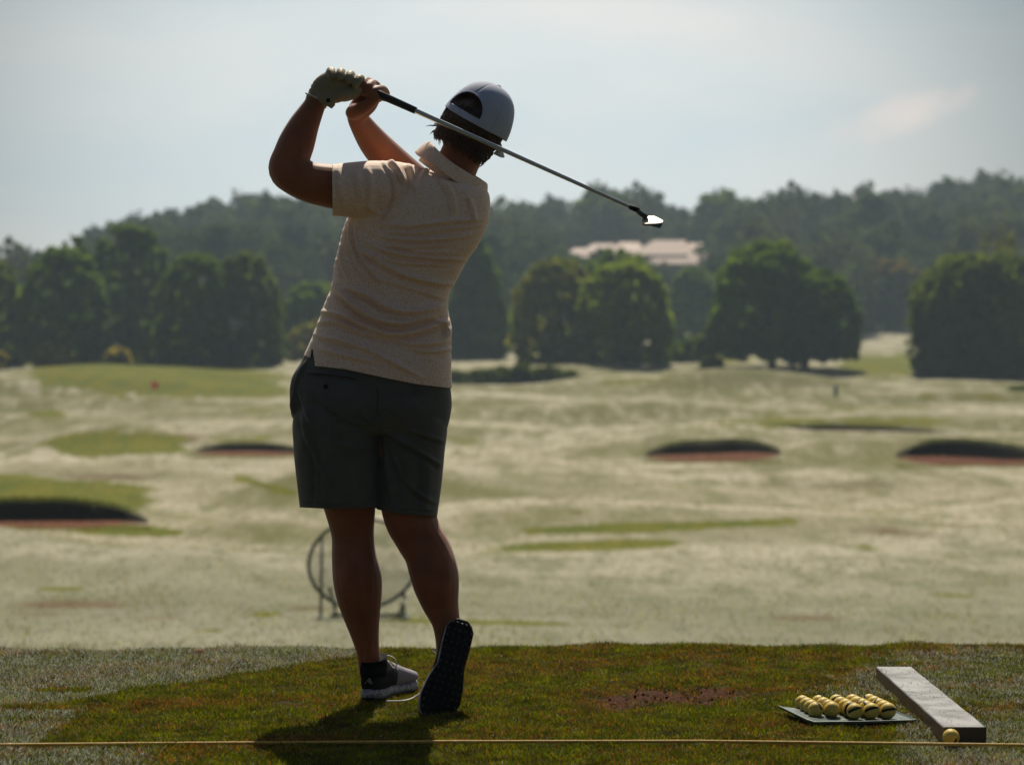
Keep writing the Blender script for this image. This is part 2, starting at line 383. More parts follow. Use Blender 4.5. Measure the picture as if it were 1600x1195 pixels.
def build_terrain():
    rows = list(np.arange(9.2, 30, .25))+list(np.arange(30, 130, .35))+list(np.arange(130, 280, .6))+list(np.arange(280, 500, 4))+list(np.arange(500, 950, 25))
    for b in BUNK:
        q_ = front(b, np.linspace(b[0]-b[1], b[0]+b[1], 30)); rows += list(np.arange(q_.min()-.3, q_.max()+b[5]+.5, .06))
    rows = np.unique(np.round(np.array(rows), 3))
    cols = np.concatenate([np.arange(-3200, -100, 60), np.arange(-100, 1700, 4.5), np.arange(1700, 4800, 60)])
    PX, D = np.meshgrid(cols, rows); Z = zfun(PX, D); X = (PX-800)/F*D
    V = np.stack([X, D, Z], -1).reshape(-1, 3); nr, nc = PX.shape
    i = np.arange(nr*nc).reshape(nr, nc)
    Fc = np.stack([i[:-1, :-1], i[:-1, 1:], i[1:, 1:], i[1:, :-1]], -1).reshape(-1, 4)
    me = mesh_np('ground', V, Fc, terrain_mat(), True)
    px = PX.ravel(); d = D.ravel(); py = HY-(V[:, 2]-CH)/d*F
    sand, soil = sand_masks(px, d)
    add_attr(me, 'sand', sand); add_attr(me, 'soil', soil)
    add_attr(me, 'green', patches(px, py, GREEN)*(d > 14)); add_attr(me, 'brown', patches(px, py, BROWN))
    sl = np.gradient(Z, axis=0)/np.gradient(D, axis=0); add_attr(me, 'face', sstep(sl.ravel(), .02, .13)*(d < 230))  # slopes rising towards the viewer: thinner dew and painted shading
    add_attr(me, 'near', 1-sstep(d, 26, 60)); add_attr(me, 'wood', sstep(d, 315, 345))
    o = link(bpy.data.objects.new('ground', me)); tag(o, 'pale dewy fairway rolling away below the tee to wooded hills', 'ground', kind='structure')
build_terrain()
def lowground():
    m = simple('outer_grass', (.16, .18, .08), .95, var=.3, vscale=.05)
    V = [(-950, -60, -4.2), (950, -60, -4.2), (950, 960, -4.2), (-950, 960, -4.2)]
    o = link(bpy.data.objects.new('outer_ground', mesh_np('outer_ground', V, [(0, 1, 2, 3)], m)))
    tag(o, 'grassland lying round the course', 'ground', kind='structure')
lowground()

# ------------------------------------------------------------------ tee
def tee_z(x, y):
    z = .003*np.sin(x*5.1+y*3)+.0025*np.sin(y*7.3-x*2.2)+.003*np.sin(x*17+y*11)
    e = 8.22+.05*np.sin(x*1.3+.4)+.02*np.sin(x*5.3)
    z = z-np.where(y > e, .28*(y-e)+.10*np.clip(y-e, 0, 3)**2, 0)
    # worn hollow with bare soil
    h = np.exp(-((x-.47)/.30)**2-((y-6.93)/.16)**2)
    return z-.014*h
def pol(px, xs, ys): return np.interp(px, xs, ys)
def dew_mask(px, py):
    """where white dew still lies on the tee"""
    b = pol(px, [-400, 0, 100, 150, 200, 300, 400, 480, 560, 640], [1115, 1104, 1098, 1090, 1078, 1064, 1050, 1036, 1026, 1000])
    left = sstep(b-py, -5, 5)*(1-sstep(px, 520, 660))
    le = 1-sstep(np.abs(py-1079-(px-105)*-.03), 2, 5); left = left*(1-le*(px > 55)*(px < 145))
    m = left
    m = np.maximum(m, (1-sstep(px+ (py-1110)*.6, 100, 150))*sstep(py, 1108, 1114)*(1-sstep(py, 1122, 1125)))
    m = np.maximum(m, (1-sstep(px+(py-1140)*1.2, 60, 110))*sstep(py, 1124, 1130))
    m = np.maximum(m, (1-sstep(px, 200, 290))*sstep(py, 1168, 1173)*.7)
    r = sstep(px-(1100-py)*1.6, 1190, 1330)*(1-sstep(px, 1395, 1450)*0)*.5
    r = r*1.1*(1-sstep(py, 1085, 1112)*(px < 1400))*sstep(py, 1006, 1026)
    m = np.maximum(m, r); m = np.maximum(m, sstep(px, 1440, 1500)*.5*sstep(py, 1010, 1030)*(1-.9*sstep(py, 1120, 1128)*(1-sstep(py, 1148, 1158))))
    m = np.maximum(m, sstep(px, 1330, 1450)*sstep(py, 1160, 1172)*.65)
    return np.clip(m, 0, 1)
def soil_mask(px, py):
    m = np.zeros_like(px)
    for c, cy, a, b_, s in [(960, 1098, 46, 13, 1), (1040, 1090, 70, 11, 1), (1120, 1084, 42, 12, 1), (1000, 1090, 30, 18, .9), (1090, 1097, 55, 7, .7), (785, 1045, 26, 4, .6), (935, 1032, 30, 4, .5), (500, 1108, 60, 8, .45), (430, 1098, 60, 10, .4), (900, 1050, 200, 26, .28), (640, 1010, 120, 6, .3), (1160, 1040, 140, 24, .35),
                            (930, 1012, 30, 4, .6), (310, 1020, 20, 4, .8), (1250, 1025, 30, 4, .6), (80, 1035, 20, 3, .7), (1225, 1082, 60, 6, .4)]:
        m = np.maximum(m, s*np.exp(-((px-c)/a)**2-((py-cy)/b_)**2))
    return m
def vnoise(x, y, s=1.0, seed=0):
    r = np.zeros_like(x); q = np.random.default_rng(seed)
    for k in range(9):
        a = q.uniform(0, 6.28); f = s*q.uniform(.6, 2.6); r += np.sin((x*np.cos(a)+y*np.sin(a))*f+q.uniform(0, 6.28))/math.sqrt(f/s)
    return r/3
def build_tee():
    m, t, b = mat_base('tee_turf'); L = t.links
    geo = nd(t, 'ShaderNodeNewGeometry')
    n1 = nd(t, 'ShaderNodeTexNoise'); n1.inputs['Scale'].default_value = 6; n1.inputs['Detail'].default_value = 6
    n2 = nd(t, 'ShaderNodeTexNoise'); n2.inputs['Scale'].default_value = 90; n2.inputs['Detail'].default_value = 4
    L.new(geo.outputs['Position'], n1.inputs['Vector']); L.new(geo.outputs['Position'], n2.inputs['Vector'])
    cr = nd(t, 'ShaderNodeValToRGB'); cr.color_ramp.elements[0].position = .35; cr.color_ramp.elements[0].color = (.03, .042, .008, 1)
    cr.color_ramp.elements[1].position = .65; cr.color_ramp.elements[1].color = (.06, .042, .02, 1); L.new(n2.outputs['Fac'], cr.inputs[0])
    at = nd(t, 'ShaderNodeAttribute'); at.attribute_name = 'soil'
    ad = nd(t, 'ShaderNodeMath', operation='ADD'); sb = nd(t, 'ShaderNodeMath', operation='SUBTRACT'); sb.inputs[1].default_value = .5
    L.new(n2.outputs['Fac'], sb.inputs[0]); L.new(at.outputs['Fac'], ad.inputs[0]); L.new(sb.outputs[0], ad.inputs[1])
    mr = nd(t, 'ShaderNodeMapRange'); mr.inputs['From Min'].default_value = .35; mr.inputs['From Max'].default_value = .6; L.new(ad.outputs[0], mr.inputs['Value'])
    sc = nd(t, 'ShaderNodeMix', data_type='RGBA'); sc.inputs[6].default_value = (.035, .017, .010, 1); sc.inputs[7].default_value = (.115, .055, .036, 1); L.new(n2.outputs['Fac'], sc.inputs[0])
    mx = nd(t, 'ShaderNodeMix', data_type='RGBA'); L.new(mr.outputs[0], mx.inputs[0]); L.new(cr.outputs[0], mx.inputs[6]); L.new(sc.outputs[2], mx.inputs[7])
    L.new(mx.outputs[2], b.inputs['Base Color']); b.inputs['Roughness'].default_value = .95; b.inputs['Specular IOR Level'].default_value = .03
    bp = nd(t, 'ShaderNodeBump'); bp.inputs['Distance'].default_value = .01; L.new(n2.outputs['Fac'], bp.inputs['Height']); L.new(bp.outputs[0], b.inputs['Normal'])
    xs = np.concatenate([np.linspace(-9, -2.6, 60), np.arange(-2.55, 2.55, .012), np.linspace(2.6, 9, 60)])
    ys = np.concatenate([np.linspace(-5, 4.9, 60), np.arange(4.95, 9.6, .014), np.linspace(9.7, 12.5, 30)])
    X, Y = np.meshgrid(xs, ys); Z = tee_z(X, Y)
    px = 800+X/np.maximum(Y, 1)*F; py = HY-(Z-CH)/np.maximum(Y, 1)*F; sm = soil_mask(px, py)*(Y > 5)
    Z = Z+sm*(.006*vnoise(X, Y, 60, 3)+.004*vnoise(X, Y, 150, 4))
    V = np.stack([X, Y, Z], -1).reshape(-1, 3); nr, nc = X.shape; i = np.arange(nr*nc).reshape(nr, nc)
    Fc = np.stack([i[:-1, :-1], i[:-1, 1:], i[1:, 1:], i[1:, :-1]], -1).reshape(-1, 4)
    me = mesh_np('tee_ground', V, Fc, m, True); add_attr(me, 'soil', sm.ravel())
    tag(link(bpy.data.objects.new('tee_ground', me)), 'flat turf tee the golfer stands on', 'ground', kind='structure')
build_tee()

def blades(x, y, z, h, w, col, lean=.5, r=rng):
    n = len(x); a = r.uniform(0, 6.283, n); la = r.uniform(0, 6.283, n); l = h*r.uniform(.1, lean, n)
    cx, sx = np.cos(a)*w/2, np.sin(a)*w/2
    mx_, my_ = x+np.cos(la)*l*.35, y+np.sin(la)*l*.35
    V = np.empty((n, 5, 3), np.float32)
    V[:, 0] = np.stack([x-cx, y-sx, z-.002], -1); V[:, 1] = np.stack([x+cx, y+sx, z-.002], -1)
    V[:, 2] = np.stack([mx_+cx*.8, my_+sx*.8, z+h*.55], -1); V[:, 3] = np.stack([mx_-cx*.8, my_-sx*.8, z+h*.55], -1)
    V[:, 4] = np.stack([x+np.cos(la)*l, y+np.sin(la)*l, z+h], -1)
    i = np.arange(n)[:, None]*5
    T = np.concatenate([i+[0, 1, 2], i+[0, 2, 3], i+[3, 2, 4]], 0)
    C = np.ones((n, 5, 4), np.float32); C[:, :, :3] = col[:, None, :]
    return V.reshape(-1, 3), T, C.reshape(-1, 4)
def build_grass():
    n = 760000
    y = 5.45+(rng.random(n)**.9)*(9.05-5.45); hwid = y*.2118*1.12+.08; x = (rng.random(n)*2-1)*hwid; ou = rng.random(n) < .27; x = np.where(ou, np.sign(x)*(hwid+rng.random(n)*1.9), x)
    z = tee_z(x, y); px = 800+x/y*F; py = HY-(z-CH)/y*F
    sm = soil_mask(px, py)+.30*vnoise(x, y, 30, 1)*(soil_mask(px, py) > .15)
    keep = rng.random(n) > np.clip(sm*1.8-.35, 0, .93); x, y, z, px, py = [q[keep] for q in (x, y, z, px, py)]; n = len(x)
    dm = dew_mask(px, py); dv = dm+.35*(vnoise(x, y, 9, 5)*.5)+.15*vnoise(x, y, 45, 6)
    dewy = rng.random(n) < np.clip((dv-.22)*1.0, 0, .45)*(dm > .05)
    h = .0088*rng.lognormal(0, .28, n)*(1+.25*vnoise(x, y, 20, 8))
    h = h*np.where(y > 8.05, 1.35, 1); h = np.clip(h, .004, .035); w = rng.uniform(.0014, .0030, n)
    t = rng.random(n)[:, None]; g = np.array([.055, .100, .002])*(1-t)+np.array([.23, .215, .004])*t
    dry = rng.random(n) < np.clip(.20+.30*vnoise(x, y, 7, 9)+.22*vnoise(x, y, 48, 16)+.5*soil_mask(px, py), .03, .8)
    g[dry] = np.array([.30, .125, .04])*rng.uniform(.5, 1.2, (dry.sum(), 1))
    g = g*rng.uniform(.35, 1.3, (n, 1))*np.clip(.95+.30*vnoise(x, y, 34, 14)+.18*vnoise(x, y, 110, 15), .35, 1.5)[:, None]
    k = rng.uniform(.2, 1, (dewy.sum(), 1))**.8; g[dewy] = g[dewy]*(1-k)+np.array([.74, .76, .68])*k
    V, T, C = blades(x, y, z, h, w, g, 1.5)
    me = mesh_np('grass', V, T, M_blade); me.materials.append(M_dewblade)
    me.polygons.foreach_set('material_index', np.tile(dewy.astype(np.int32), 3)); add_attr(me, 'Col', C, True)
    tag(link(bpy.data.objects.new('grass', me)), 'short turf on the tee with silvery dew and brown dry blades', 'grass', kind='stuff')
    # longer tufts on the fairway below, thicker along the bunker lips
    def tufts(px_, d_, hh, cols):
        z_ = zfun(px_, d_); X_ = (px_-800)/F*d_; n_ = len(px_)
        V_, T_, C_ = blades(X_, d_, z_, hh*rng.uniform(.5, 1.3, n_), hh*rng.uniform(.25, .5, n_), cols*rng.uniform(.7, 1.2, (n_, 1)), 1.0); return V_, T_, C_
    parts = []
    nt = 90000; d_ = 20*(170/20)**rng.random(nt); px_ = rng.uniform(-60, 1660, nt)
    cl = vnoise(px_/60, d_*.5, 1.2, 12); kp = rng.random(nt) < .35+.5*np.clip(cl, 0, 1); d_, px_ = d_[kp], px_[kp]; nt = len(d_)
    tc_ = rng.random((nt, 1)); cb = np.where(tc_ < .6, np.array([[.40, .38, .31]]), np.where(tc_ < .85, np.array([[.12, .14, .04]]), np.array([[.15, .10, .05]])))
    parts.append(tufts(px_, d_, .016+.0006*d_, cb))
    for b in BUNK:
        c, hw, d0, rh, fh, rl, bk, cv = b
        m_ = 5200; q = rng.uniform(-1, 1, m_); px_ = c+q*hw*.985; d_ = front(b, px_)+rl+.26+rng.exponential(.4, m_)
        parts.append(tufts(px_, d_, np.full(m_, .055 if fh > .3 else .04)*(1-.7*q*q), np.where(rng.random((m_, 1)) < .6, np.array([[.06, .09, .012]]), np.array([[.16, .15, .06]]))))
        q = rng.uniform(-1, 1, 1500); px_ = c+q*hw; d_ = front(b, px_)-rng.exponential(.25, 1500)
        parts.append(tufts(px_, d_, np.full(1500, .06), np.tile(np.array([[.22, .21, .11]]), (1500, 1))))
    o_ = 0; VV, TT, CC = [], [], []
    for V_, T_, C_ in parts: VV.append(V_); TT.append(T_+o_); CC.append(C_); o_ += len(V_)
    me = mesh_np('rough_grass', np.concatenate(VV), np.concatenate(TT), M_blade); add_attr(me, 'Col', np.concatenate(CC), True)
    tag(link(bpy.data.objects.new('rough_grass', me)), 'tufts of longer grass dotted over the fairway and hanging over the bunker lips', 'grass', kind='stuff')
    # dew drops
    nn = 110000; j = rng.choice(n, nn); p = np.clip(dm[j]*.42+.075, 0, 1); j = j[rng.random(nn) < p]
    V0 = np.array([(1, 0, 0), (-1, 0, 0), (0, 1, 0), (0, -1, 0), (0, 0, 1), (0, 0, -1)], float)
    # octahedron subdivided once
    f0 = [(0, 2, 4), (2, 1, 4), (1, 3, 4), (3, 0, 4), (2, 0, 5), (1, 2, 5), (3, 1, 5), (0, 3, 5)]
    vs = [tuple(v) for v in V0]; fs = []; idx = {v: i for i, v in enumerate(vs)}
    def mid(a, b):
        m_ = (np.array(vs[a])+np.array(vs[b])); m_ /= np.linalg.norm(m_); m_ = tuple(m_.round(6))
        if m_ not in idx: idx[m_] = len(vs); vs.append(m_)
        return idx[m_]
    for a, b_, c in f0:
        ab, bc, ca = mid(a, b_), mid(b_, c), mid(c, a); fs += [(a, ab, ca), (ab, b_, bc), (ca, bc, c), (ab, bc, ca)]
    U = np.array(vs); FF = np.array(fs); r_ = rng.uniform(.0006, .0013, len(j))*(1+.9*(rng.random(len(j)) < .06))
    P = np.stack([x[j], y[j], z[j]+h[j]*rng.uniform(.7, 1.02, len(j))], -1)
    V = (P[:, None, :]+U[None]*r_[:, None, None]).reshape(-1, 3); T = (FF[None]+(np.arange(len(j))*len(U))[:, None, None]).reshape(-1, 3)
    m, t_, b = mat_base('dew'); b.inputs['Base Color'].default_value = (.75, .75, .72, 1); b.inputs['Roughness'].default_value = .12; b.inputs['Specular IOR Level'].default_value = .9
    b.inputs['Metallic'].default_value = .7
    me = mesh_np('dew_drops', V, T, m, True); tag(link(bpy.data.objects.new('dew_drops', me)), 'tiny dew drops glinting on the turf of the tee', 'dew', kind='stuff')
    # clods in the worn patch
    mb = MB()
    for k in range(230):
        if k < 170: qx, qy = random.choice([(960, 1098), (1040, 1090), (1120, 1086), (1080, 1078), (1010, 1082)]); qx += random.gauss(0, 26); qy += random.gauss(0, 6)
        else: qx, qy = random.uniform(680, 1560), random.uniform(1008, 1110)
        d = CH*F/(qy-HY); X_ = (qx-800)/F*d; zz = float(tee_z(np.array(X_), np.array(d))); s = random.uniform(.0012, .0038)*(1.3 if k < 170 else .8)
        mb.ball((X_, d, zz+s*.3), (s*random.uniform(.8, 1.8), s*random.uniform(.8, 1.6), s*random.uniform(.6, 1)), n=7, m=5)
    for v in mb.v: v += Vector((random.uniform(-1, 1), random.uniform(-1, 1), random.uniform(-1, 1)))*.0012
    o = mb.build('soil_crumbs', simple('soil', (.085, .040, .026), .95, spec=.03, var=.4, vscale=60, bump=.5), smooth=False)
    tag(o, 'crumbs of reddish soil scattered over the worn turf', 'soil', kind='stuff')
build_grass()

# ------------------------------------------------------------------ foliage
def leafcloud(P, N, size, col, r):
    """one quad per leaf tuft"""
    n = len(P); a = r.normal(size=(n, 3)); a += N*.6; a /= np.linalg.norm(a, axis=1)[:, None]
    b = r.normal(size=(n, 3)); u = np.cross(a, b); u /= np.linalg.norm(u, axis=1)[:, None]; v = np.cross(a, u)
    s = size*r.uniform(.6, 1.3, n)[:, None]; e = r.uniform(.45, 1, n)[:, None]
    V = np.stack([P-u*s, P+v*s*e, P+u*s, P-v*s*e], 1).reshape(-1, 3)
    T = np.arange(n*4).reshape(-1, 4); C = np.ones((n, 4, 4), np.float32); C[:, :, :3] = col[:, None, :]
    return V, T, C.reshape(-1, 4)
def crown(r, w, dpt, h, z0, env, nclump, nleaf, leaf, c1, c2, cr=(.13, .24), flat=1.0, fill=.25):
    """clumps of leaves set over an envelope: env(t)-> relative half width at height t"""
    P = []; N = []; C = []; c1 = np.array(c1); c2 = np.array(c2)
    for k in range(nclump):
        t = r.uniform(0.0, 1)**1.12*.98; a = r.uniform(0, 6.283); e = env(t)
        rad = r.uniform(*cr)*min(w, h*1.2)*.5*(1 if e > .4 else .7)
        q = math.sqrt(r.uniform(.6, 1)) if r.random() > fill else r.uniform(0, .7)
        c = np.array([math.cos(a)*w*.5*e*q, math.sin(a)*dpt*.5*e*q, z0+t*h])
        s = r.normal(size=(nleaf, 3)); s /= np.linalg.norm(s, axis=1)[:, None]
        rr = rad*(r.uniform(.35, 1.1, nleaf)**.6)[:, None]*(1+.22*np.sin(s[:, :1]*5+k)*np.cos(s[:, 2:]*6+k))
        p = c+s*rr*np.array([1, 1, flat*1.1]); tone = r.random()
        P.append(p); N.append(s); cc = c1*(1-tone)+c2*tone; C.append(np.clip(cc*r.uniform(.8, 1.2, (nleaf, 1)), 0, 1))
    P = np.concatenate(P); N = np.concatenate(N); C = np.concatenate(C)
    P[:, 2] = np.maximum(P[:, 2], .15)
    return leafcloud(P, N, leaf, C, r)
def ed(t): return (max(0, 1-abs((t-.36)/(.63 if t > .36 else .75))**2.1))**.5          # dense rounded crown
def ecol(t): return (max(0, 1-abs((t-.42)/(.58 if t > .42 else .8))**2.7))**.5          # tall block
def econe(t): return max(.05, (1-t)**.62*min(1, .62+t*2.2))
def edome(t): return math.sqrt(max(.02, 1-t*t))*(1 if t > .1 else .9)
def epar(t): return math.sin(math.pi*min(1, .15+t*.85))**.5
def trunk_mb(r, h, rad, w, spread=5, lean=0):
    mb = MB(); pts = [Vector((0, 0, -.3))]; n = 7
    for i in range(1, n): pts.append(Vector((lean*h*(i/n)**1.5+r.normal()*rad*.25, r.normal()*rad*.25, h*i/n)))
    mb.tube(pts, [rad*(1.35 if i == 0 else 1-.6*i/n) for i in range(n)], n=8)
    for k in range(spread):
        i = int(r.integers(2, n)); p = pts[i]; a = r.uniform(0, 6.28); l = w*r.uniform(.25, .42)
        q = p+Vector((math.cos(a)*l*.5, math.sin(a)*l*.5, l*.35)); e = p+Vector((math.cos(a)*l, math.sin(a)*l, l*r.uniform(.5, 1)))
        mb.tube([p, q, e], [rad*.45, rad*.3, rad*.12], n=6)
    return mb
G1, G2 = (.034, .064, .012), (.072, .115, .018)
def tree(name, label, x0, x1, ytop, d, env, seed, c1=G1, c2=G2, cat='tree', group=None, nclump=230, nleaf=120, leaf=.21, z0f=0.0, trunkx=None, th=.75, trad=.28, depth=None, cr=(.07, .15), flat=1.0, fill=.2, ybase=None, spread=5, lean=0):
    r = np.random.default_rng(seed); cx = (x0+x1)/2; w = (x1-x0)/F*d
    zb = float(zfun(cx, d)); top = CH-(ytop-HY)/F*d; h = top-zb
    e = empty(name, ((cx-800)/F*d, d, zb), label=label, cat=cat, group=group)
    V, T, C = crown(r, w*.93, (depth or w)*.9, h*(1-z0f)*.97, h*z0f, env, nclump, nleaf, leaf, c1, c2, cr, flat, fill)
    me = mesh_np('crown' if cat == 'tree' else 'foliage', V, T, M_leaf); add_attr(me, 'Col', C, True)
    link(bpy.data.objects.new('crown' if cat == 'tree' else 'foliage', me), e)
    tm = trunk_mb(r, h*th, trad if cat == 'tree' else .06, w, spread, lean)
    if trunkx is not None:
        dx = (trunkx-cx)/F*d
        for v in tm.v: v.x += dx*(1-max(0, min(1, v.z/(h*.8))))
    tm.build('trunk' if cat == 'tree' else 'stem', M_bark, e); return e
tree('leafy_tree', 'olive green tree cut by the left edge of the photo', -60, 45, 402, 214, ed, 11, (.045, .07, .015), (.09, .12, .02))
tree('leafy_tree', 'dark broad tree with a lumpy top, second from the left edge', 22, 172, 382, 212, ed, 12, nclump=265)
tree('leafy_tree', 'slim pointed treetop rising between the two left dark trees', 92, 152, 362, 224, ed, 13, nclump=117)
tree('leafy_tree', 'tallest dark tree in the left group, with an upright domed crown', 132, 272, 344, 222, ecol, 14, nclump=279)
tree('leafy_tree', 'dark tree with its right half overlapped by a twin, behind the red flag', 238, 372, 392, 208, ed, 15, nclump=265)
tree('leafy_tree', 'dark tree with sunlit yellow green right edge, right end of the left group', 322, 446, 390, 210, ed, 16, (.035, .06, .014), (.07, .10, .02), nclump=265)
tree('leafy_tree', 'yellowish small tree in the gap of the left tree group', 225, 300, 432, 217, ed, 17, (.06, .08, .015), (.09, .11, .02), nclump=117)
tree('leafy_tree', 'shadowy round tree just left of the golfer at waist height', 425, 560, 438, 245, ed, 18, nclump=206)
tree('leafy_tree', 'tall pointed dark tree just right of the golfer', 672, 812, 362, 236, econe, 19, nclump=323, cr=(.09, .18))
tree('leafy_tree', 'olive tree with rust tinged leaves in the middle of the clump', 792, 942, 400, 214, ed, 20, (.06, .09, .015), (.135, .135, .02), nclump=265)
tree('leafy_tree', 'green rounded tree at the right end of the middle clump', 895, 1055, 405, 210, ed, 21, (.06, .10, .014), (.12, .16, .02), nclump=294)
tree('leafy_tree', 'dark domed treetop peeping over the middle clump below the roofs', 890, 1040, 383, 226, ed, 22, nclump=206)
tree('leafy_tree', 'dense tree on a short forked trunk, left one of the pair with a merged crown', 1106, 1292, 374, 205, ed, 23, nclump=353, z0f=.11, trunkx=1207, trad=.32)
tree('leafy_tree', 'dense tree on a short forked trunk, right one of the pair with a merged crown', 1212, 1348, 418, 204, ed, 24, nclump=323, z0f=.10, trunkx=1255, trad=.32)
tree('leafy_tree', 'big near black tree filling the right edge of the photo', 1415, 1660, 395, 200, ecol, 25, (.028, .045, .012), (.06, .085, .016), nclump=500)
tree('leafy_tree', 'hazy round tree with a rusty top left of the right edge tree', 1335, 1450, 405, 330, ed, 26, (.06, .055, .02), (.10, .07, .03), nclump=176, leaf=.4)
tree('leafy_tree', 'sparse feathery treetop above the dark tree at the right edge', 1515, 1610, 345, 238, ed, 27, (.05, .06, .015), (.08, .09, .02), nclump=75, nleaf=40, cr=(.08, .16))
tree('leafy_tree', 'hazy dark tree between the pale roofs and the glade', 1040, 1125, 415, 300, ed, 28, nclump=176, leaf=.36)
for i, (x0, x1, yt, d, l, a, b_) in enumerate([
        (48, 122, 538, 205, 'round bush with a straw coloured top at the foot of the left trees', (.12, .10, .045), (.20, .17, .08)),
        (165, 208, 546, 204, 'small straw coloured bush between the left trees and the red flag', (.12, .10, .045), (.20, .17, .08)),
        (-30, 12, 550, 204, 'tan bush cut by the left edge of the photo', (.11, .09, .045), (.17, .15, .07)),
        (448, 520, 500, 232, 'olive dome shaped bush just left of the shirt hem', (.07, .07, .02), (.10, .10, .03)),
        (1085, 1128, 508, 206, 'low bush left of the forked trunk pair', (.04, .06, .014), (.07, .09, .02)),
        (196, 262, 532, 223, 'dark undergrowth bush in the shade under the tallest left tree', G1, G2), (296, 352, 530, 219, 'dark undergrowth bush between the twin dark trees', G1, G2),
        (100, 160, 530, 221, 'dark undergrowth bush behind the straw topped bush at left', G1, G2), (350, 420, 532, 220, 'dark undergrowth bush under the right end of the left tree group', G1, G2),
        (1040, 1100, 532, 215, 'shadowy low bush in front of the glade', G1, G2),
        (1568, 1640, 604, 172, 'dark rounded bush at the right edge of the fairway', G1, G2)]):
    tree('bush', l, x0, x1, yt, d, edome, 40+i, a, b_, 'bush', None, 26, 110, .2, 0.0, cr=(.25, .4), th=.6)
for i, (x0, x1, yt) in enumerate([(684, 744, 580), (718, 778, 578), (752, 812, 574), (786, 850, 569), (822, 888, 573), (850, 918, 580)]):
    tree('shrub', ['shrub of the low hedge touching the golfer\'s right side', 'second shrub of the low hedge from the golfer', 'third shrub of the low hedge from the golfer',
                   'tallest shrub of the low hedge right of the golfer', 'second shrub of the low hedge from its right end', 'right end shrub of the low hedge, long and drooping'][i],
         x0, x1, yt, 184, edome, 60+i, (.028, .045, .015), (.05, .07, .02), 'shrub', 'low hedge of shrubs right of the golfer', 50, 70, .16, 0.0, cr=(.16, .34), th=.6)
# skyline trees one can tell apart
tree('pine_tree', 'umbrella pine with a flat leaning crown on the skyline right of the club head', 1090, 1157, 297, 440, epar, 80, nclump=26, leaf=.45, z0f=.62, cr=(.2, .34), flat=.6, th=.8, trad=.4, spread=6, lean=.05, fill=.1)
tree('pine_tree', 'feathery tall pine breaking the skyline behind the club shaft', 902, 970, 288, 440, epar, 81, nclump=26, nleaf=90, leaf=.45, z0f=.55, cr=(.16, .3), flat=.6, th=.85, trad=.35, spread=7, fill=.1)
tree('pine_tree', 'wide pine with gaps in its crown on the skyline left of the golfer', 345, 462, 312, 438, epar, 82, nclump=40, nleaf=120, leaf=.45, z0f=.55, cr=(.14, .24), flat=.6, th=.8, trad=.4, spread=7, fill=.1)
tree('pine_tree', 'small pine left of the wide pine on the left skyline', 318, 350, 326, 436, epar, 83, nclump=18, nleaf=100, leaf=.4, z0f=.5, cr=(.2, .36), flat=.6, th=.8, trad=.3, fill=.1)
tree('pine_tree', 'tall dark tree topping the skyline at the right edge', 1535, 1610, 278, 430, ed, 84, nclump=50, leaf=.5)

# far wood as one mass
def build_wood():
    r = np.random.default_rng(99); Vs = []; Cs = []; n0 = 0; types = []
    for k in range(9):
        c1, c2 = [((.038, .055, .026), (.055, .075, .032)), ((.045, .06, .026), (.065, .08, .034)), ((.05, .058, .03), (.068, .072, .036))][k % 3]
        V, T, C = crown(r, 9.5, 9.5, 9.5, .4, [ed, ecol, edome][k % 3], 26, 36, .62, c1, c2, (.22, .4))
        types.append((V, C))
    px_list = []
    for d in np.arange(318, 500, 8.5):
        step = 8.5/d*F
        for px in np.arange(-650, 2300, step):
            p = px+r.uniform(-.4, .4)*step; dd = d+r.uniform(-3.5, 3.5)
            if dd < 345 and ((1010 < p < 1110) or (1325 < p < 1445)): continue
            if 855 < p < 1150 and 385 < dd < 432: continue
            zb = float(zfun(p, dd)); s = r.uniform(.7, 1.35)
            lim = 0
            top = HY-(zb+10.2*s-CH)/dd*F
            if 870 < p < 1150 and dd <= 400:
                lim = 404 if p < 980 else 414
                s = min(s, (CH-(lim-HY)/F*dd-zb)/10.2)
                if s < .25: continue
            V, C = types[int(r.integers(0, 9))]; a = r.uniform(0, 6.28); c_, s_ = math.cos(a), math.sin(a)
            Q = V*s; Q = np.stack([Q[:, 0]*c_-Q[:, 1]*s_, Q[:, 0]*s_+Q[:, 1]*c_, Q[:, 2]*r.uniform(.9, 1.15)], -1)+np.array([(p-800)/F*dd, dd, zb])
            Vs.append(Q); CC = C.copy(); CC[:, :3] *= r.uniform(.75, 1.35); Cs.append(CC)
    V = np.concatenate(Vs); C = np.concatenate(Cs); T = np.arange(len(V)).reshape(-1, 4)
    me = mesh_np('wood', V, T, M_wood); add_attr(me, 'Col', C, True)
    tag(link(bpy.data.objects.new('wood', me)), 'hazy wood covering the far hillside', 'wood', kind='stuff')
    print('wood quads', len(T))
build_wood()

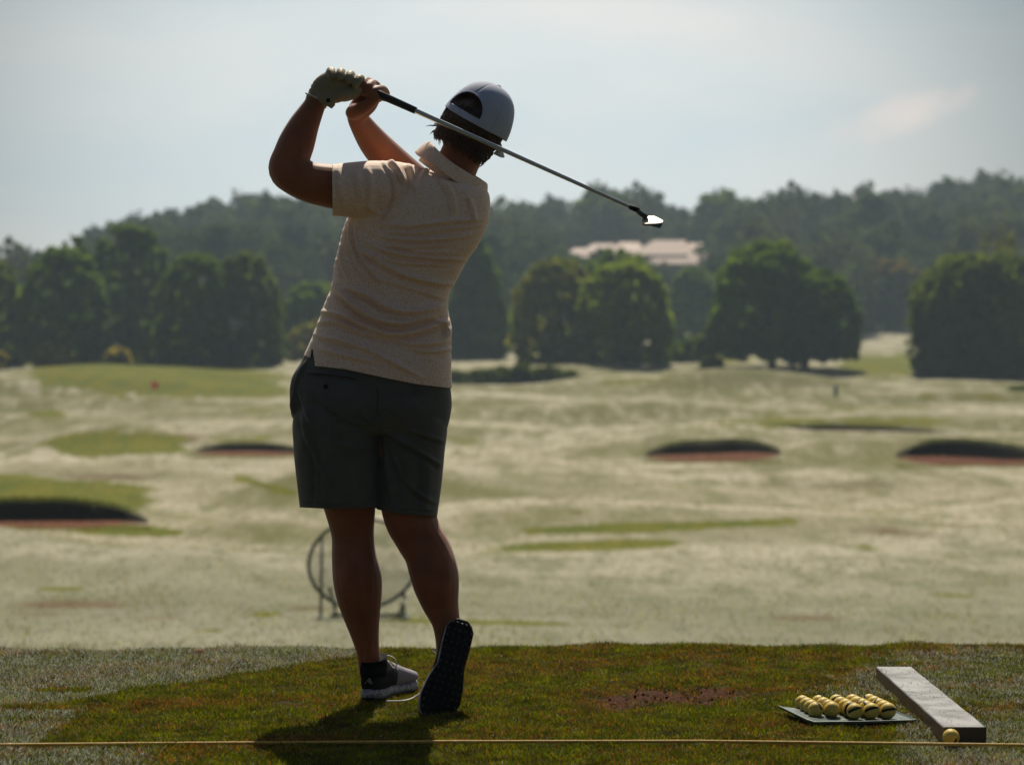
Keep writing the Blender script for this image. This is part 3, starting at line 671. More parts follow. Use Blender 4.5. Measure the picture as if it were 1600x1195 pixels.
# ------------------------------------------------------------------ houses
def house(label, x0, x1, d, yeave, yridge, gables, roofcol, wallh=3.2):
    cx = (x0+x1)/2; k = d/F; zb = CH-(yeave-HY)*k-wallh; e = empty('house', ((cx-800)*k, d, zb), label=label, cat='house')
    wm = simple('render_wall', (.30, .27, .25), .9, var=.15, vscale=1); rm = simple('roof_tile', roofcol, .75, var=.12, vscale=1.2)
    gm = simple('dark_glass', (.03, .035, .04), .2); w = (x1-x0)*k
    m = MB(); m.box((0, 5, wallh/2-1.5), (w/2-.7, 4.4, wallh/2+1.5)); m.build('wall', wm, e, False)
    n = max(3, int(w/3))
    for i in range(n):
        q = MB(); X = -w/2+1.4+(w-2.8)*i/(n-1); q.box((X, .57, 1.7), (.55, .06, .75)); o = q.build('window', gm, e, False)
        q = MB()
        for sx in (-1, 1): q.box((X+sx*.6, .53, 1.7), (.05, .07, .8))
        q.box((X, .53, .92), (.65, .09, .05)); q.build('frame', wm, o, False)
    for (g0, g1, ye, yr, dd, skew) in gables:      # hipped roofs
        a = (g0-cx)*k; b = (g1-cx)*k; ze = wallh+(yeave-ye)*k; zr = wallh+(yeave-yr)*k; s = skew*k; dp = 5.2
        y0 = dd-.4; r0 = MB(); ins = min((b-a)*.22, 2.6)
        r0.add([(a, y0, ze), (b, y0, ze), (b, y0+2*dp, ze), (a, y0+2*dp, ze), (a+ins+s, y0+dp, zr), (b-ins+s, y0+dp, zr),
                (a, y0, ze-.18), (b, y0, ze-.18), (b, y0+2*dp, ze-.18), (a, y0+2*dp, ze-.18)],
               [(0, 1, 5, 4), (1, 2, 5), (2, 3, 4, 5), (3, 0, 4), (0, 6, 7, 1), (1, 7, 8, 2), (2, 8, 9, 3), (3, 9, 6, 0), (6, 9, 8, 7)])
        r0.build('roof', rm, e, False)
house('long house with stepped pale pink roofs on the hillside below the club head', 985, 1136, 418, 413, 372,
      [(1008, 1128, 413, 386, -1.6, 6), (985, 1075, 398, 373, .8, 20), (1060, 1120, 396, 377, 2.0, 8), (1090, 1137, 402, 384, 3.5, -6), (955, 1010, 392, 375, 3.0, 4)], (.50, .36, .30))
house('house with a long low pink roof half hidden behind the domed treetop', 875, 962, 415, 400, 378, [(874, 925, 402, 386, -.5, 14), (905, 965, 396, 378, 1.0, 10)], (.46, .33, .28))
house('small red roofed house among the trees near the right skyline', 1292, 1374, 446, 322, 302, [(1290, 1376, 322, 303, 0, 4)], (.07, .035, .03))

# ------------------------------------------------------------------ flags, net
def flag(name, label, px, ytop, ybase, d, col, drop):
    zb = float(zfun(px, d)); e = empty(name, ((px-800)/F*d, d, zb), label=label, cat='flag'); h = CH-(ytop-HY)/F*d-zb
    m = MB(); m.tube([(0, 0, -.1), (0, 0, h)], .012, n=8); m.build('pole', simple('pole', (.55, .55, .5), .4), e)
    m = MB(); n = 9; vs = []; fs = []
    for i in range(n+1):
        for j in range(6):
            u = i/n; v = j/5; vs.append((u*drop[0]*(1-.25*v), .07*math.sin(u*9+v*2), h-.02-v*drop[1]-u*drop[2]*(1+.2*math.sin(u*6))))
    for i in range(n):
        for j in range(5): a = i*6+j; fs.append((a, a+1, a+7, a+6))
    m.add(vs, fs); o = m.build('cloth', simple('flag_cloth', col, .8), e); sm = o.modifiers.new('s', 'SOLIDIFY'); sm.thickness = .006
flag('flagstick', 'thin flagstick with a limp red flag on the left green', 237, 594, 660, 146, (.85, .02, .01), (.40, .38, .18))
flag('flagstick', 'flagstick with a drooping teal flag right of the forked trees', 1303, 600, 665, 143, (.02, .16, .15), (.26, .62, .2))
def post():
    d = 180; zb = float(zfun(1078, d)); e = empty('marker_post', ((1078-800)/F*d, d, zb), label='short dark marker post on the far slope left of the forked trees', cat='post')
    m = MB(); m.tube([(0, 0, -.1), (0, 0, .62)], [.06, .05], n=8); m.build('post', simple('post_paint', (.05, .05, .04), .7), e)
    m = MB(); m.ball((0, 0, .68), (.07, .07, .06)); m.build('post_cap', simple('post_cap', (.12, .1, .08), .6), e)
post()
def net():
    d = 29.0; k = d/F; c = W(566, 880, d); zb = float(zfun(566, d)); e = empty('chipping_net', (c.x, d, zb), label='round green chipping net on a steel stand behind the golfer\'s legs', cat='practice net')
    cz = c.z-zb; tilt = R(38); gm = simple('green_steel', (.025, .06, .035), .45); rw, rh = 85*k, 66*k/math.cos(tilt)
    def ringp(a, s=1): return Vector((rw*s*math.cos(a), rh*s*math.sin(a)*math.sin(tilt)+.1, cz+rh*s*math.sin(a)*math.cos(tilt)))
    m = MB(); m.tube([ringp(2*math.pi*i/48) for i in range(48)], .022, n=8, closed=True); m.build('ring', gm, e)
    def X(px): return (px-566)*k
    for (a, b) in (((500, 845), (501, 0)), ((516, 915), (524, 0)), ((632, 925), (634, 0)), ((634, 930), (620, 0))):
        za = CH-(a[1]-HY)*k-zb; yy = .1+(za-cz)*math.tan(tilt); m = MB(); m.tube([(X(a[0]), yy, za), (X(b[0]), yy+(.35 if b[0] in (524, 620) else -.3), -.03)], .018, n=8); m.build('leg', gm, e)
    m = MB(); m.tube([(X(497), -.55, .03), (X(640), -.55, .03)], .022, n=8); m.tube([(X(515), .1, .03), (X(630), .1, .03)], .022, n=8)
    for q in (501, 636): m.tube([(X(q), -.6, .03), (X(q), .15, .03)], .022, n=8)
    m.build('base_frame', gm, e)
    m = MB(); n = 30
    for fam in (0, 1):
        for i in range(-n, n):
            o_ = (i+.5)/n*1.0; pts = []
            L_ = math.sqrt(max(0, 1-o_*o_))
            if L_ < .05: continue
            for q in range(7):
                t_ = -L_+2*L_*q/6; ca, sa = math.cos(R(45+90*fam)), math.sin(R(45+90*fam))
                u = t_*ca-o_*sa; v = t_*sa+o_*ca; sag = .16*(1-min(1, u*u+v*v))
                pts.append(Vector((rw*u, rh*v*math.sin(tilt)+.1+sag, cz+rh*v*math.cos(tilt)-sag*.4)))
            m.tube(pts, .0022, n=3)
    m.build('netting', simple('net_cord', (.30, .32, .24), .8), e)
net()

# ------------------------------------------------------------------ rope
def rope():
    m = MB(); ys = lambda px: np.interp(px, [-1100, 0, 300, 700, 1100, 1600, 2700], [1172, 1165.5, 1163, 1160.5, 1160, 1166, 1171])
    pxs = np.linspace(-1100, 2700, 2700)
    base = []
    for i, p in enumerate(pxs):
        d = CH*F/(float(ys(p))+5.5-HY); base.append(Vector(((p-800)/F*d, d, .0125)))
    s = 0
    rings = {0: [], 1: [], 2: []}
    for i, b in enumerate(base):
        if i: s += (b-base[i-1]).length
        for q in range(3):
            a = s/.016*2*math.pi+q*2.094; rings[q].append(b+Vector((0, math.cos(a)*.0021, math.sin(a)*.0021)))
    for q in range(3): m.tube(rings[q], .0024, n=6)
    o = m.build('rope', simple('yellow_rope', (.62, .38, .07), .6, var=.2, vscale=60)); tag(o, 'thin twisted yellow rope lying across the tee in the foreground', 'rope')
rope()
def weed():
    d = CH*F/(1164-HY); p = W(1094, 1166, d); e = empty('weed', (p.x, p.y, 0), label='small green weed poking up beside the yellow rope', cat='weed'); m = MB(); r = random.Random(3)
    for k in range(9):
        a = r.uniform(0, 6.28); l = r.uniform(.008, .014); c = Vector((math.cos(a), math.sin(a), r.uniform(.3, .9))); s = Vector((-math.sin(a), math.cos(a), 0))*.0035
        q = c*l; m.add([(0, 0, .002), q*.5+s, q, q*.5-s], [(0, 1, 2, 3)])
    m.build('leaf', simple('weed_leaf', (.05, .14, .03), .5), e, False)
    m = MB(); m.tube([(0, 0, -.002), (.001, 0, .006)], .001, n=6); m.build('stem', simple('weed_stem', (.05, .1, .03), .6), e)
weed()

# ------------------------------------------------------------------ tray, balls, timber
def ball_mat():
    m, t, b = mat_base('range_ball'); L = t.links; tc = nd(t, 'ShaderNodeTexCoord'); sp = nd(t, 'ShaderNodeSeparateXYZ'); L.new(tc.outputs['Object'], sp.inputs[0])
    ab = nd(t, 'ShaderNodeMath', operation='ABSOLUTE'); L.new(sp.outputs['Z'], ab.inputs[0])
    lt = nd(t, 'ShaderNodeMath', operation='LESS_THAN'); lt.inputs[1].default_value = .0036; L.new(ab.outputs[0], lt.inputs[0])
    gx = nd(t, 'ShaderNodeMath', operation='GREATER_THAN'); gx.inputs[1].default_value = .004; L.new(sp.outputs['X'], gx.inputs[0])
    mu = nd(t, 'ShaderNodeMath', operation='MULTIPLY'); L.new(lt.outputs[0], mu.inputs[0]); L.new(gx.outputs[0], mu.inputs[1])
    mx = nd(t, 'ShaderNodeMix', data_type='RGBA'); mx.inputs[6].default_value = (.62, .46, .09, 1); mx.inputs[7].default_value = (.01, .01, .01, 1)
    L.new(mu.outputs[0], mx.inputs[0]); L.new(mx.outputs[2], b.inputs['Base Color']); b.inputs['Roughness'].default_value = .5; b.inputs['Specular IOR Level'].default_value = .25
    vo = nd(t, 'ShaderNodeTexVoronoi'); vo.inputs['Scale'].default_value = 260; L.new(tc.outputs['Object'], vo.inputs['Vector'])
    bp = nd(t, 'ShaderNodeBump'); bp.inputs['Strength'].default_value = .5; bp.inputs['Distance'].default_value = .001; L.new(vo.outputs['Distance'], bp.inputs['Height']); L.new(bp.outputs[0], b.inputs['Normal'])
    return m
BR = .02135
mbb = MB(); mbb.ball((0, 0, 0), BR, n=32, m=20); ballme = mbb.mesh('golf_ball', ball_mat())
def tray():
    d0 = CH*F/(1133-HY); c = W(1333, 1133, d0); rz = R(7)
    e = empty('ball_tray', (c.x, d0+.10, 0), rz, label='flat dark green tray holding rows of yellow balls', cat='tray')
    out = []; hw, hd = .155, .118
    def outline(s, z):
        P = [(-hw-.010, hd*.95), (-hw*.92, -hd*.9), (-hw*.80, -hd*1.06), (0, -hd*1.1), (hw*.94, -hd*1.04), (hw*1.02, -hd*.92), (hw*1.0, -hd*.6), (hw*.90, hd*.9), (hw*.8, hd), (-hw*.9, hd)]
        return [Vector((x*s, y*s, z+(.010*sstep(np.array(-x/hw), .78, 1.05)))) for x, y in P]
    m = MB(); m.loft([outline(.93, .008), outline(.985, .008), outline(1, .011), outline(1.01, .016), outline(.985, .0165), outline(.965, .0135), outline(.5, .0125)])
    m.build('plate', simple('green_plastic', (.06, .10, .09), .35, bump=.1, bscale=100), e, False)
    m = MB(); m.tube([(-hw*.80, -hd*.72, .0130), (-hw*.80, -hd*.72, .0150)], .004, n=12); m.build('drain_hole', simple('black_hole', (.01, .01, .01), .9), e)
    M = Matrix.Translation(e.location) @ Matrix.Rotation(rz, 4, 'Z')
    names = ['leftmost', 'second', 'third', 'fourth', 'rightmost']; depth = ['front', 'second', 'third', 'fourth', 'back']
    r = random.Random(5)
    for ci in range(5):
        n0 = 1 if ci < 2 else 0
        for ri in range(n0, 5):
            x = -.098+ci*.0466+r.uniform(-.001, .001)+(.004 if ci > 1 else 0)+ri*-.0012; y = -.074+ri*.0434+(-.006 if n0 else 0); p = M @ Vector((x, y, .0135+BR))
            o = bpy.data.objects.new('golf_ball', ballme); o.location = p
            o.rotation_euler = (r.uniform(-.5, .3), R(-32)+r.uniform(-.2, .3), R(-80)) if (ri == 0) else (r.uniform(0, 6), r.uniform(0, 6), r.uniform(0, 6))
            link(o); q = depth[ri-n0] if ri < 4 else 'back'
            tag(o, f'yellow striped golf ball on the tray, {q} ball in the {names[ci]} column', 'golf ball', 'yellow golf balls in rows on the tray')
tray()
o = bpy.data.objects.new('golf_ball', ballme); dB = CH*F/(1163-HY); dB = 6.128; o.location = ((1486-800)/F*dB, dB, BR+.001); o.rotation_euler = (.4, 2.0, 1); link(o)
tag(o, 'single yellow golf ball at the near end of the timber, behind the rope', 'golf ball')
def timber():
    zt = .044; hh = CH-zt
    def P(px, py): d = hh*F/(py-HY); return Vector(((px-800)/F*d, d, zt))
    nl, nr, fr, fl = P(1475, 1135.5), P(1541, 1135), P(1424, 1042), P(1370, 1041)
    c = (nl+nr)/2; ax = ((fl+fr)/2-c); L_ = ax.length; ax.normalize(); sd_ = Vector((ax.y, -ax.x, 0)); w = (nr-nl).dot(sd_)/2
    e = empty('timber_block', (c.x, c.y, 0), label='long weathered white painted plank lying on the turf at right', cat='timber')
    m = MB(); rings = []
    for i in range(25):
        t_ = i/24; o_ = ax*L_*t_; ww = w*(1+.006*math.sin(t_*14)); b = .0025
        pr = [(-ww+b, 0), (ww-b, 0), (ww, b), (ww, zt-b), (ww-b, zt), (-ww+b, zt), (-ww, zt-b), (-ww, b)]
        rings.append([o_+sd_*x+Vector((0, 0, z+.0006*math.sin(t_*30+x*60))) for x, z in pr])
    m.loft(rings)
    mt, t, bs = mat_base('painted_timber'); Lk = t.links; tc = nd(t, 'ShaderNodeTexCoord'); g = nd(t, 'ShaderNodeNewGeometry')
    n1 = nd(t, 'ShaderNodeTexNoise'); n1.inputs['Scale'].default_value = 14; n1.inputs['Detail'].default_value = 8; Lk.new(tc.outputs['Object'], n1.inputs['Vector'])
    cr = nd(t, 'ShaderNodeValToRGB'); cr.color_ramp.elements[0].position = .36; cr.color_ramp.elements[0].color = (.11, .105, .10, 1); cr.color_ramp.elements[1].position = .6; cr.color_ramp.elements[1].color = (.21, .215, .22, 1); Lk.new(n1.outputs['Fac'], cr.inputs[0])
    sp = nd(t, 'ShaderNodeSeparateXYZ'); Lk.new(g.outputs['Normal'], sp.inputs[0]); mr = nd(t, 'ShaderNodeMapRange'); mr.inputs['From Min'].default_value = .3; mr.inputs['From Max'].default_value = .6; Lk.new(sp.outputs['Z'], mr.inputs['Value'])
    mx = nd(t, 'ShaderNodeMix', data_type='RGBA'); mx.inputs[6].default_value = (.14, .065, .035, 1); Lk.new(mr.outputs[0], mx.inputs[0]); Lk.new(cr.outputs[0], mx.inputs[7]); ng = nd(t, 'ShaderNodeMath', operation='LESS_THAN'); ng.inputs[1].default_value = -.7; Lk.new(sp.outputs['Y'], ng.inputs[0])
    me_ = nd(t, 'ShaderNodeMix', data_type='RGBA'); me_.inputs[7].default_value = (.012, .011, .010, 1); Lk.new(ng.outputs[0], me_.inputs[0]); Lk.new(mx.outputs[2], me_.inputs[6]); Lk.new(me_.outputs[2], bs.inputs['Base Color'])  # near end blackened: its shade is put into the base colour
    mr2 = nd(t, 'ShaderNodeMapRange'); mr2.inputs['To Min'].default_value = .22; mr2.inputs['To Max'].default_value = .6; Lk.new(n1.outputs['Fac'], mr2.inputs['Value']); Lk.new(mr2.outputs[0], bs.inputs['Roughness'])
    n2 = nd(t, 'ShaderNodeTexNoise'); n2.inputs['Scale'].default_value = 160; Lk.new(tc.outputs['Object'], n2.inputs['Vector']); bp = nd(t, 'ShaderNodeBump'); bp.inputs['Distance'].default_value = .002; bp.inputs['Strength'].default_value = .6; Lk.new(n2.outputs['Fac'], bp.inputs['Height']); Lk.new(bp.outputs[0], bs.inputs['Normal'])
    m.build('plank', mt, e, False)
    m = MB(); r = random.Random(9)
    for k in range(140):
        t_ = r.random(); x = r.uniform(-.95, .95)*w; m.ball(ax*L_*t_+sd_*x+Vector((0, 0, zt+.0004)), r.uniform(.0006, .0016), n=8, m=5)
    md, t, b = mat_base('water_drop'); b.inputs['Base Color'].default_value = (.8, .8, .8, 1); b.inputs['Roughness'].default_value = .08; b.inputs['Metallic'].default_value = .7
    o = m.build('dew', md, e); o['kind'] = 'stuff'
timber()
exec_golfer = True

# ------------------------------------------------------------------ golfer
M_skin = simple('skin', (.27, .086, .035), .58, spec=.3, bump=.15, bscale=350, var=.18, vscale=14, sss=.12, sheen=.25)
M_glove = simple('glove_leather', (.25, .20, .12), .6, bump=.35, bscale=260, var=.12, vscale=30)
M_hair = simple('hair_brown', (.06, .026, .013), .5, spec=.5, var=.4, vscale=60)
M_cap = simple('cap_cloth', (.40, .45, .60), .8, bump=.25, bscale=900, var=.05, vscale=20)
M_short = simple('shorts_cloth', (.085, .085, .074), .75, bump=.3, bscale=700, var=.10, vscale=30, sheen=.1)
M_black = simple('black_rubber', (.008, .008, .008), .7, spec=.2)
M_white = simple('shoe_white', (.30, .30, .32), .7, var=.7, vscale=90)
M_upper = simple('shoe_knit', (.30, .28, .33), .8, bump=.5, bscale=500)
M_heel = simple('heel_black', (.010, .010, .011), .8, spec=.2)
M_sock = simple('sock_black', (.008, .008, .009), .9, spec=.1, bump=.4, bscale=500)
def shirt_mat():
    m, t, b = mat_base('shirt_print'); L = t.links; tc = nd(t, 'ShaderNodeTexCoord')
    w1 = nd(t, 'ShaderNodeTexNoise'); w1.inputs['Scale'].default_value = 120; w1.inputs['Detail'].default_value = 2; L.new(tc.outputs['Object'], w1.inputs['Vector'])
    vo = nd(t, 'ShaderNodeTexVoronoi'); vo.feature = 'DISTANCE_TO_EDGE'; vo.inputs['Scale'].default_value = 150
    mp = nd(t, 'ShaderNodeMix', data_type='RGBA'); mp.inputs[0].default_value = .035; L.new(tc.outputs['Object'], mp.inputs[6]); L.new(w1.outputs['Color'], mp.inputs[7]); L.new(mp.outputs[2], vo.inputs['Vector'])
    cr = nd(t, 'ShaderNodeValToRGB'); cr.color_ramp.elements[0].position = .06; cr.color_ramp.elements[0].color = (.93, .77, .68, 1); cr.color_ramp.elements[1].position = .2; cr.color_ramp.elements[1].color = (.76, .46, .27, 1)
    L.new(vo.outputs['Distance'], cr.inputs[0]); L.new(cr.outputs[0], b.inputs['Base Color']); b.inputs['Roughness'].default_value = .7; b.inputs['Sheen Weight'].default_value = .25; b.inputs['Sheen Roughness'].default_value = .4
    n = nd(t, 'ShaderNodeTexNoise'); n.inputs['Scale'].default_value = 700; L.new(tc.outputs['Object'], n.inputs['Vector']); bp = nd(t, 'ShaderNodeBump'); bp.inputs['Strength'].default_value = .25; bp.inputs['Distance'].default_value = .001
    L.new(n.outputs['Fac'], bp.inputs['Height']); L.new(bp.outputs[0], b.inputs['Normal']); return m
M_shirt = shirt_mat()

ORG = Vector((W(590, 1090, 6.9).x, 6.9, 0))
person = empty('person', ORG, label='golfer seen from behind finishing a swing in peach polo shirt, dark shorts and pale cap', cat='person')
def child(name, me, mat, parent=None, mods=()):
    if mat: me.materials.clear(); me.materials.append(mat)
    o = bpy.data.objects.new(name, me); link(o)
    if parent is None: o.parent = person; o.location = -ORG
    else: o.parent = parent
    for typ, kw in mods:
        q = o.modifiers.new('m', typ)
        for a, b in kw.items(): setattr(q, a, b)
    return o

def ring_lr(Lp, Rp, d, b, n=48, sup=2.3, bulge=0.0, skew=0):
    """closed section between two picture points; b = half depth in metres"""
    A = W(*Lp, d); B = W(*Rp, d); c = (A+B)/2; ax = (B-A)/2; out = []
    for j in range(n):
        th = 2*math.pi*j/n; cs, sn = math.cos(th), math.sin(th)
        x = math.copysign(abs(cs)**(2/sup), cs); y = math.copysign(abs(sn)**(2/sup), sn)
        out.append(c+ax*x+Vector((0, 1, 0))*(b*y+skew*x))
    return out
def ring_blend(secs, k=5, **kw):
    """secs: (Lx,Ly,Rx,Ry,d,b)"""
    return [ring_lr((s[0], s[1]), (s[2], s[3]), s[4], s[5], **kw) for s in spline(secs, k)]

HEADC = W(744, 195, 6.90)
def head_matrix():
    yaw, roll, pitch = R(-27), R(33), R(2)
    return Matrix.Translation(HEADC) @ Matrix.Rotation(roll, 4, 'Y') @ Matrix.Rotation(yaw, 4, 'Z') @ Matrix.Rotation(pitch, 4, 'X')
HM = head_matrix()
def build_body():
    mb = MB()
    # head with face
    n, m = 48, 36; rings = []
    for i in range(m+1):
        th = math.pi*(i+.01)/(m+.02); row = []
        for j in range(n):
            ph = 2*math.pi*j/n; x, y, z = math.sin(th)*math.cos(ph), math.sin(th)*math.sin(ph), -math.cos(th)
            X, Y, Z = .074*x, .093*y, .112*z
            if z < 0:
                k = (-z)**1.4; X *= 1-.28*k; Y = Y*(1-.20*k)+.022*k if y > 0 else Y*(1-.35*k)+.016*k
            if y > 0:
                Y += .022*math.exp(-(X/.011)**2-((Z+.012)/.020)**2)               # nose
                Y += .006*math.exp(-(X/.05)**2-((Z-.025)/.010)**2)               # brow
                Y -= .009*(math.exp(-((X-.031)/.013)**2-((Z-.008)/.010)**2)+math.exp(-((X+.031)/.013)**2-((Z-.008)/.010)**2))
                Y += .006*math.exp(-(X/.02)**2-((Z+.050)/.005)**2)+.006*math.exp(-(X/.018)**2-((Z+.061)/.005)**2)-.004*math.exp(-(X/.02)**2-((Z+.0555)/.003)**2)
                Y += .008*math.exp(-(X/.02)**2-((Z+.092)/.012)**2)
            row.append(HM @ Vector((X, Y, Z)))
        rings.append(row)
    mb.loft(rings)
    for s in (-1, 1): mb.ball((s*.078, -.008, -.018), (.010, .019, .032), M=HM, n=14, m=10)
    # neck
    limb(mb, [(735, 205, 6.91, 34), (722, 240, 6.895, 33), (708, 272, 6.885, 36), (690, 320, 6.88, 55)], kd=1.0)
    # trunk under the clothes
    mb.loft(ring_blend([(520, 640, 665, 650, 6.88, .09), (480, 590, 690, 612, 6.88, .10), (505, 500, 692, 520, 6.875, .095), (530, 440, 690, 455, 6.87, .09),
                        (545, 380, 715, 400, 6.87, .10), (565, 325, 745, 345, 6.87, .095), (600, 285, 735, 305, 6.875, .07), (660, 265, 715, 280, 6.88, .045)]))
    # left arm
    limb(mb, [(650, 312, 6.87, 36), (600, 304, 6.83, 38), (555, 296, 6.79, 36), (516, 291, 6.77, 34.5), (482, 284, 6.76, 32), (457, 271, 6.76, 31.5), (449, 262, 6.765, 30), (456, 243, 6.77, 29.5), (464, 222, 6.775, 28.5), (474, 198, 6.78, 24.5), (486, 175, 6.785, 19.5), (496, 157, 6.79, 16), (504, 146, 6.79, 15)], kd=.95)
    # right arm (its elbow points away from the viewer)
    limb(mb, [(728, 318, 6.93, 38), (708, 312, 7.02, 33), (680, 303, 7.12, 29), (655, 290, 7.17, 28), (632, 272, 7.13, 28), (606, 247, 7.06, 26.5), (585, 224, 6.99, 24), (568, 200, 6.92, 19.5), (558, 182, 6.87, 16), (560, 170, 6.85, 16)], kd=.95)
    # right hand
    limb(mb, [(557, 184, 6.865, 15), (562, 172, 6.85, 18), (572, 160, 6.852, 19), (580, 152, 6.86, 16)], kd=.7)
    for ch in ([(602, 153, 6.88), (603, 145, 6.87), (597, 139, 6.835), (587, 141, 6.795), (580, 146, 6.785)],
               [(592, 154, 6.89), (591, 138, 6.87), (584, 130, 6.835), (577, 135, 6.795), (570, 147, 6.783)],
               [(582, 149, 6.89), (580, 133, 6.87), (574, 126, 6.835), (567, 131, 6.797), (561, 144, 6.783)],
               [(571, 145, 6.88), (569, 130, 6.865), (563, 124, 6.835), (556, 129, 6.80), (551, 140, 6.79)]):
        limb(mb, [(*p, r_) for p, r_ in zip(ch, (6.8, 6.5, 6.4, 6.1, 5.4))], n=12, k=3)
    limb(mb, [(552, 176, 6.835, 13), (562, 172, 6.81, 11.5), (574, 165, 6.795, 10), (584, 156, 6.79, 8.5), (589, 151, 6.79, 7)], n=14)
    # left leg (standing)
    limb(mb, [(540, 655, 6.875, 58), (538, 730, 6.875, 50), (547, 795, 6.88, 40), (551, 835, 6.885, 33.5), (553, 866, 6.885, 35), (558, 900, 6.88, 38.5), (561, 930, 6.885, 36), (565, 960, 6.90, 29.5), (570, 990, 6.915, 22.5), (575, 1018, 6.925, 18), (578, 1040, 6.93, 18), (579, 1048, 6.93, 17)], kd=1.02)
    # right leg
    limb(mb, [(640, 655, 6.88, 56), (638, 730, 6.885, 50), (640, 800, 6.885, 43), (653, 836, 6.87, 38), (668, 862, 6.865, 37.5), (677, 890, 6.855, 38.5), (682, 915, 6.845, 36), (688, 942, 6.84, 29.5), (696, 968, 6.835, 23), (700, 990, 6.83, 21), (703, 1010, 6.83, 22)], kd=1.0)
    me = fuse(mb, .0032, 5)
    V = getco(me); N = getno(me); px, py = proj(V)
    def dimple(cx, cy, a, b, amt, front=True):
        w = np.exp(-((px-cx)/a)**2-((py-cy)/b)**2)*(N[:, 1] < 0); V[:] += N*(1.5*amt*w)[:, None]
    dimple(549, 838, 16, 9, -.006); dimple(655, 840, 16, 9, -.006)         # knee hollows
    dimple(544, 900, 10, 30, .004); dimple(575, 905, 10, 32, .005); dimple(562, 915, 4, 30, -.003)
    dimple(668, 895, 10, 26, .004); dimple(697, 890, 10, 30, .005)
    dimple(578, 1015, 5, 22, .004); dimple(567, 1018, 3, 18, -.003)         # heel cord
    dimple(440, 282, 8, 8, .003); dimple(470, 235, 6, 30, .002)
    me.vertices.foreach_set('co', V.astype(np.float32).ravel()); me.update()
    child('body', me, M_skin)
    # the glove
    g = MB()
    limb(g, [(494, 159, 6.79, 18.5), (500, 150, 6.79, 19.5), (509, 139, 6.79, 22.5), (523, 134, 6.79, 24), (538, 138, 6.79, 22), (549, 139, 6.80, 18)], kd=.75)
    for ch in ([(521, 126, 6.84), (519, 116, 6.835), (517, 112, 6.80), (517, 113, 6.768), (518, 120, 6.752)],
               [(536, 127, 6.84), (534, 117, 6.835), (533, 113.5, 6.80), (532, 115, 6.768), (532, 122, 6.752)],
               [(551, 130, 6.84), (549, 121, 6.835), (548, 117.5, 6.80), (546, 119, 6.768), (545, 126, 6.754)],
               [(566, 139, 6.84), (565, 129, 6.835), (563, 123.5, 6.80), (560, 125, 6.77), (556, 133, 6.758)]):
        limb(g, [(*p, r_) for p, r_ in zip(ch, (8, 7.8, 7.6, 7.2, 6.4))], n=14, k=3)
    limb(g, [(520, 152, 6.775, 11), (535, 149, 6.765, 10), (550, 146, 6.77, 9), (560, 142, 6.78, 7)], n=14)
    limb(g, [(503, 150, 6.765, 9), (512, 158, 6.758, 9), (517, 163, 6.76, 7)], kd=.6, n=12)       # closing tab
    gm = fuse(g, .0026, 3); V = getco(gm); N = getno(gm); px, py = proj(V)
    s = ((px-523)+(py-135)*-.15); V += N*(-.0016*np.exp(-(s/1.6)**2)*(N[:, 1] < 0))[:, None]
    s = (px-500)*.75-(py-151)*.66; V += N*(.0012*np.sin(s*.9)*np.exp(-(s/12)**2))[:, None]
    gm.vertices.foreach_set('co', V.astype(np.float32).ravel()); gm.update(); gl = child('glove', gm, M_glove)
    c = MB(); a0, a1 = Vector((-.33, 0, 0)), None
    ax = (W(510, 135, 6.79)-W(494, 160, 6.79)).normalized(); n1 = ax.cross(Vector((0, 1, 0))).normalized()
    pts = [W(496, 155, 6.79)+n1*.036*math.cos(a)+Vector((0, 1, 0))*.027*math.sin(a)-ax*.004*math.cos(a) for a in [2*math.pi*i/36 for i in range(36)]]
    c.tube(pts, .0022, n=8, closed=True); o = c.build('cuff_piping', simple('piping', (.55, .58, .52), .6), gl)
    c = MB(); c.ball(W(513, 157, 6.742), (.006, .003, .006)); c.build('closure_stud', M_black, gl)
build_body()

def polydist(px, py, pts):
    """signed distance to a polyline and the parameter along it"""
    best = np.full(px.shape, 1e9); sg = np.zeros_like(px); tt = np.zeros_like(px)
    P = spline(pts, 4); L_ = [0]
    for a, b in zip(P[:-1], P[1:]): L_.append(L_[-1]+math.hypot(b[0]-a[0], b[1]-a[1]))
    for i, (a, b) in enumerate(zip(P[:-1], P[1:])):
        dx, dy = b[0]-a[0], b[1]-a[1]; l2 = dx*dx+dy*dy+1e-9
        t = np.clip(((px-a[0])*dx+(py-a[1])*dy)/l2, 0, 1); ex = px-a[0]-t*dx; ey = py-a[1]-t*dy; dd = np.hypot(ex, ey)
        m = dd < best; best[m] = dd[m]; sg[m] = np.sign(dx*ey-dy*ex)[m]; tt[m] = ((L_[i]+t*math.sqrt(l2))/L_[-1])[m]
    return best, sg, tt
def wrinkle(V, N, lst, near=True):
    px, py = proj(V); disp = np.zeros(len(V)); face = sstep(-N[:, 1], -.15, .35) if near else 1
    for amp, wd, pts in lst:
        dd, sg, tt = polydist(px, py, pts); s = dd*sg/wd
        env = np.clip(np.minimum(tt*5+.15, (1-tt)*5+.15), 0, 1)
        disp += amp*env*(np.exp(-(s)**2)-.75*np.exp(-((s-1.7)/.9)**2))
    return disp*face

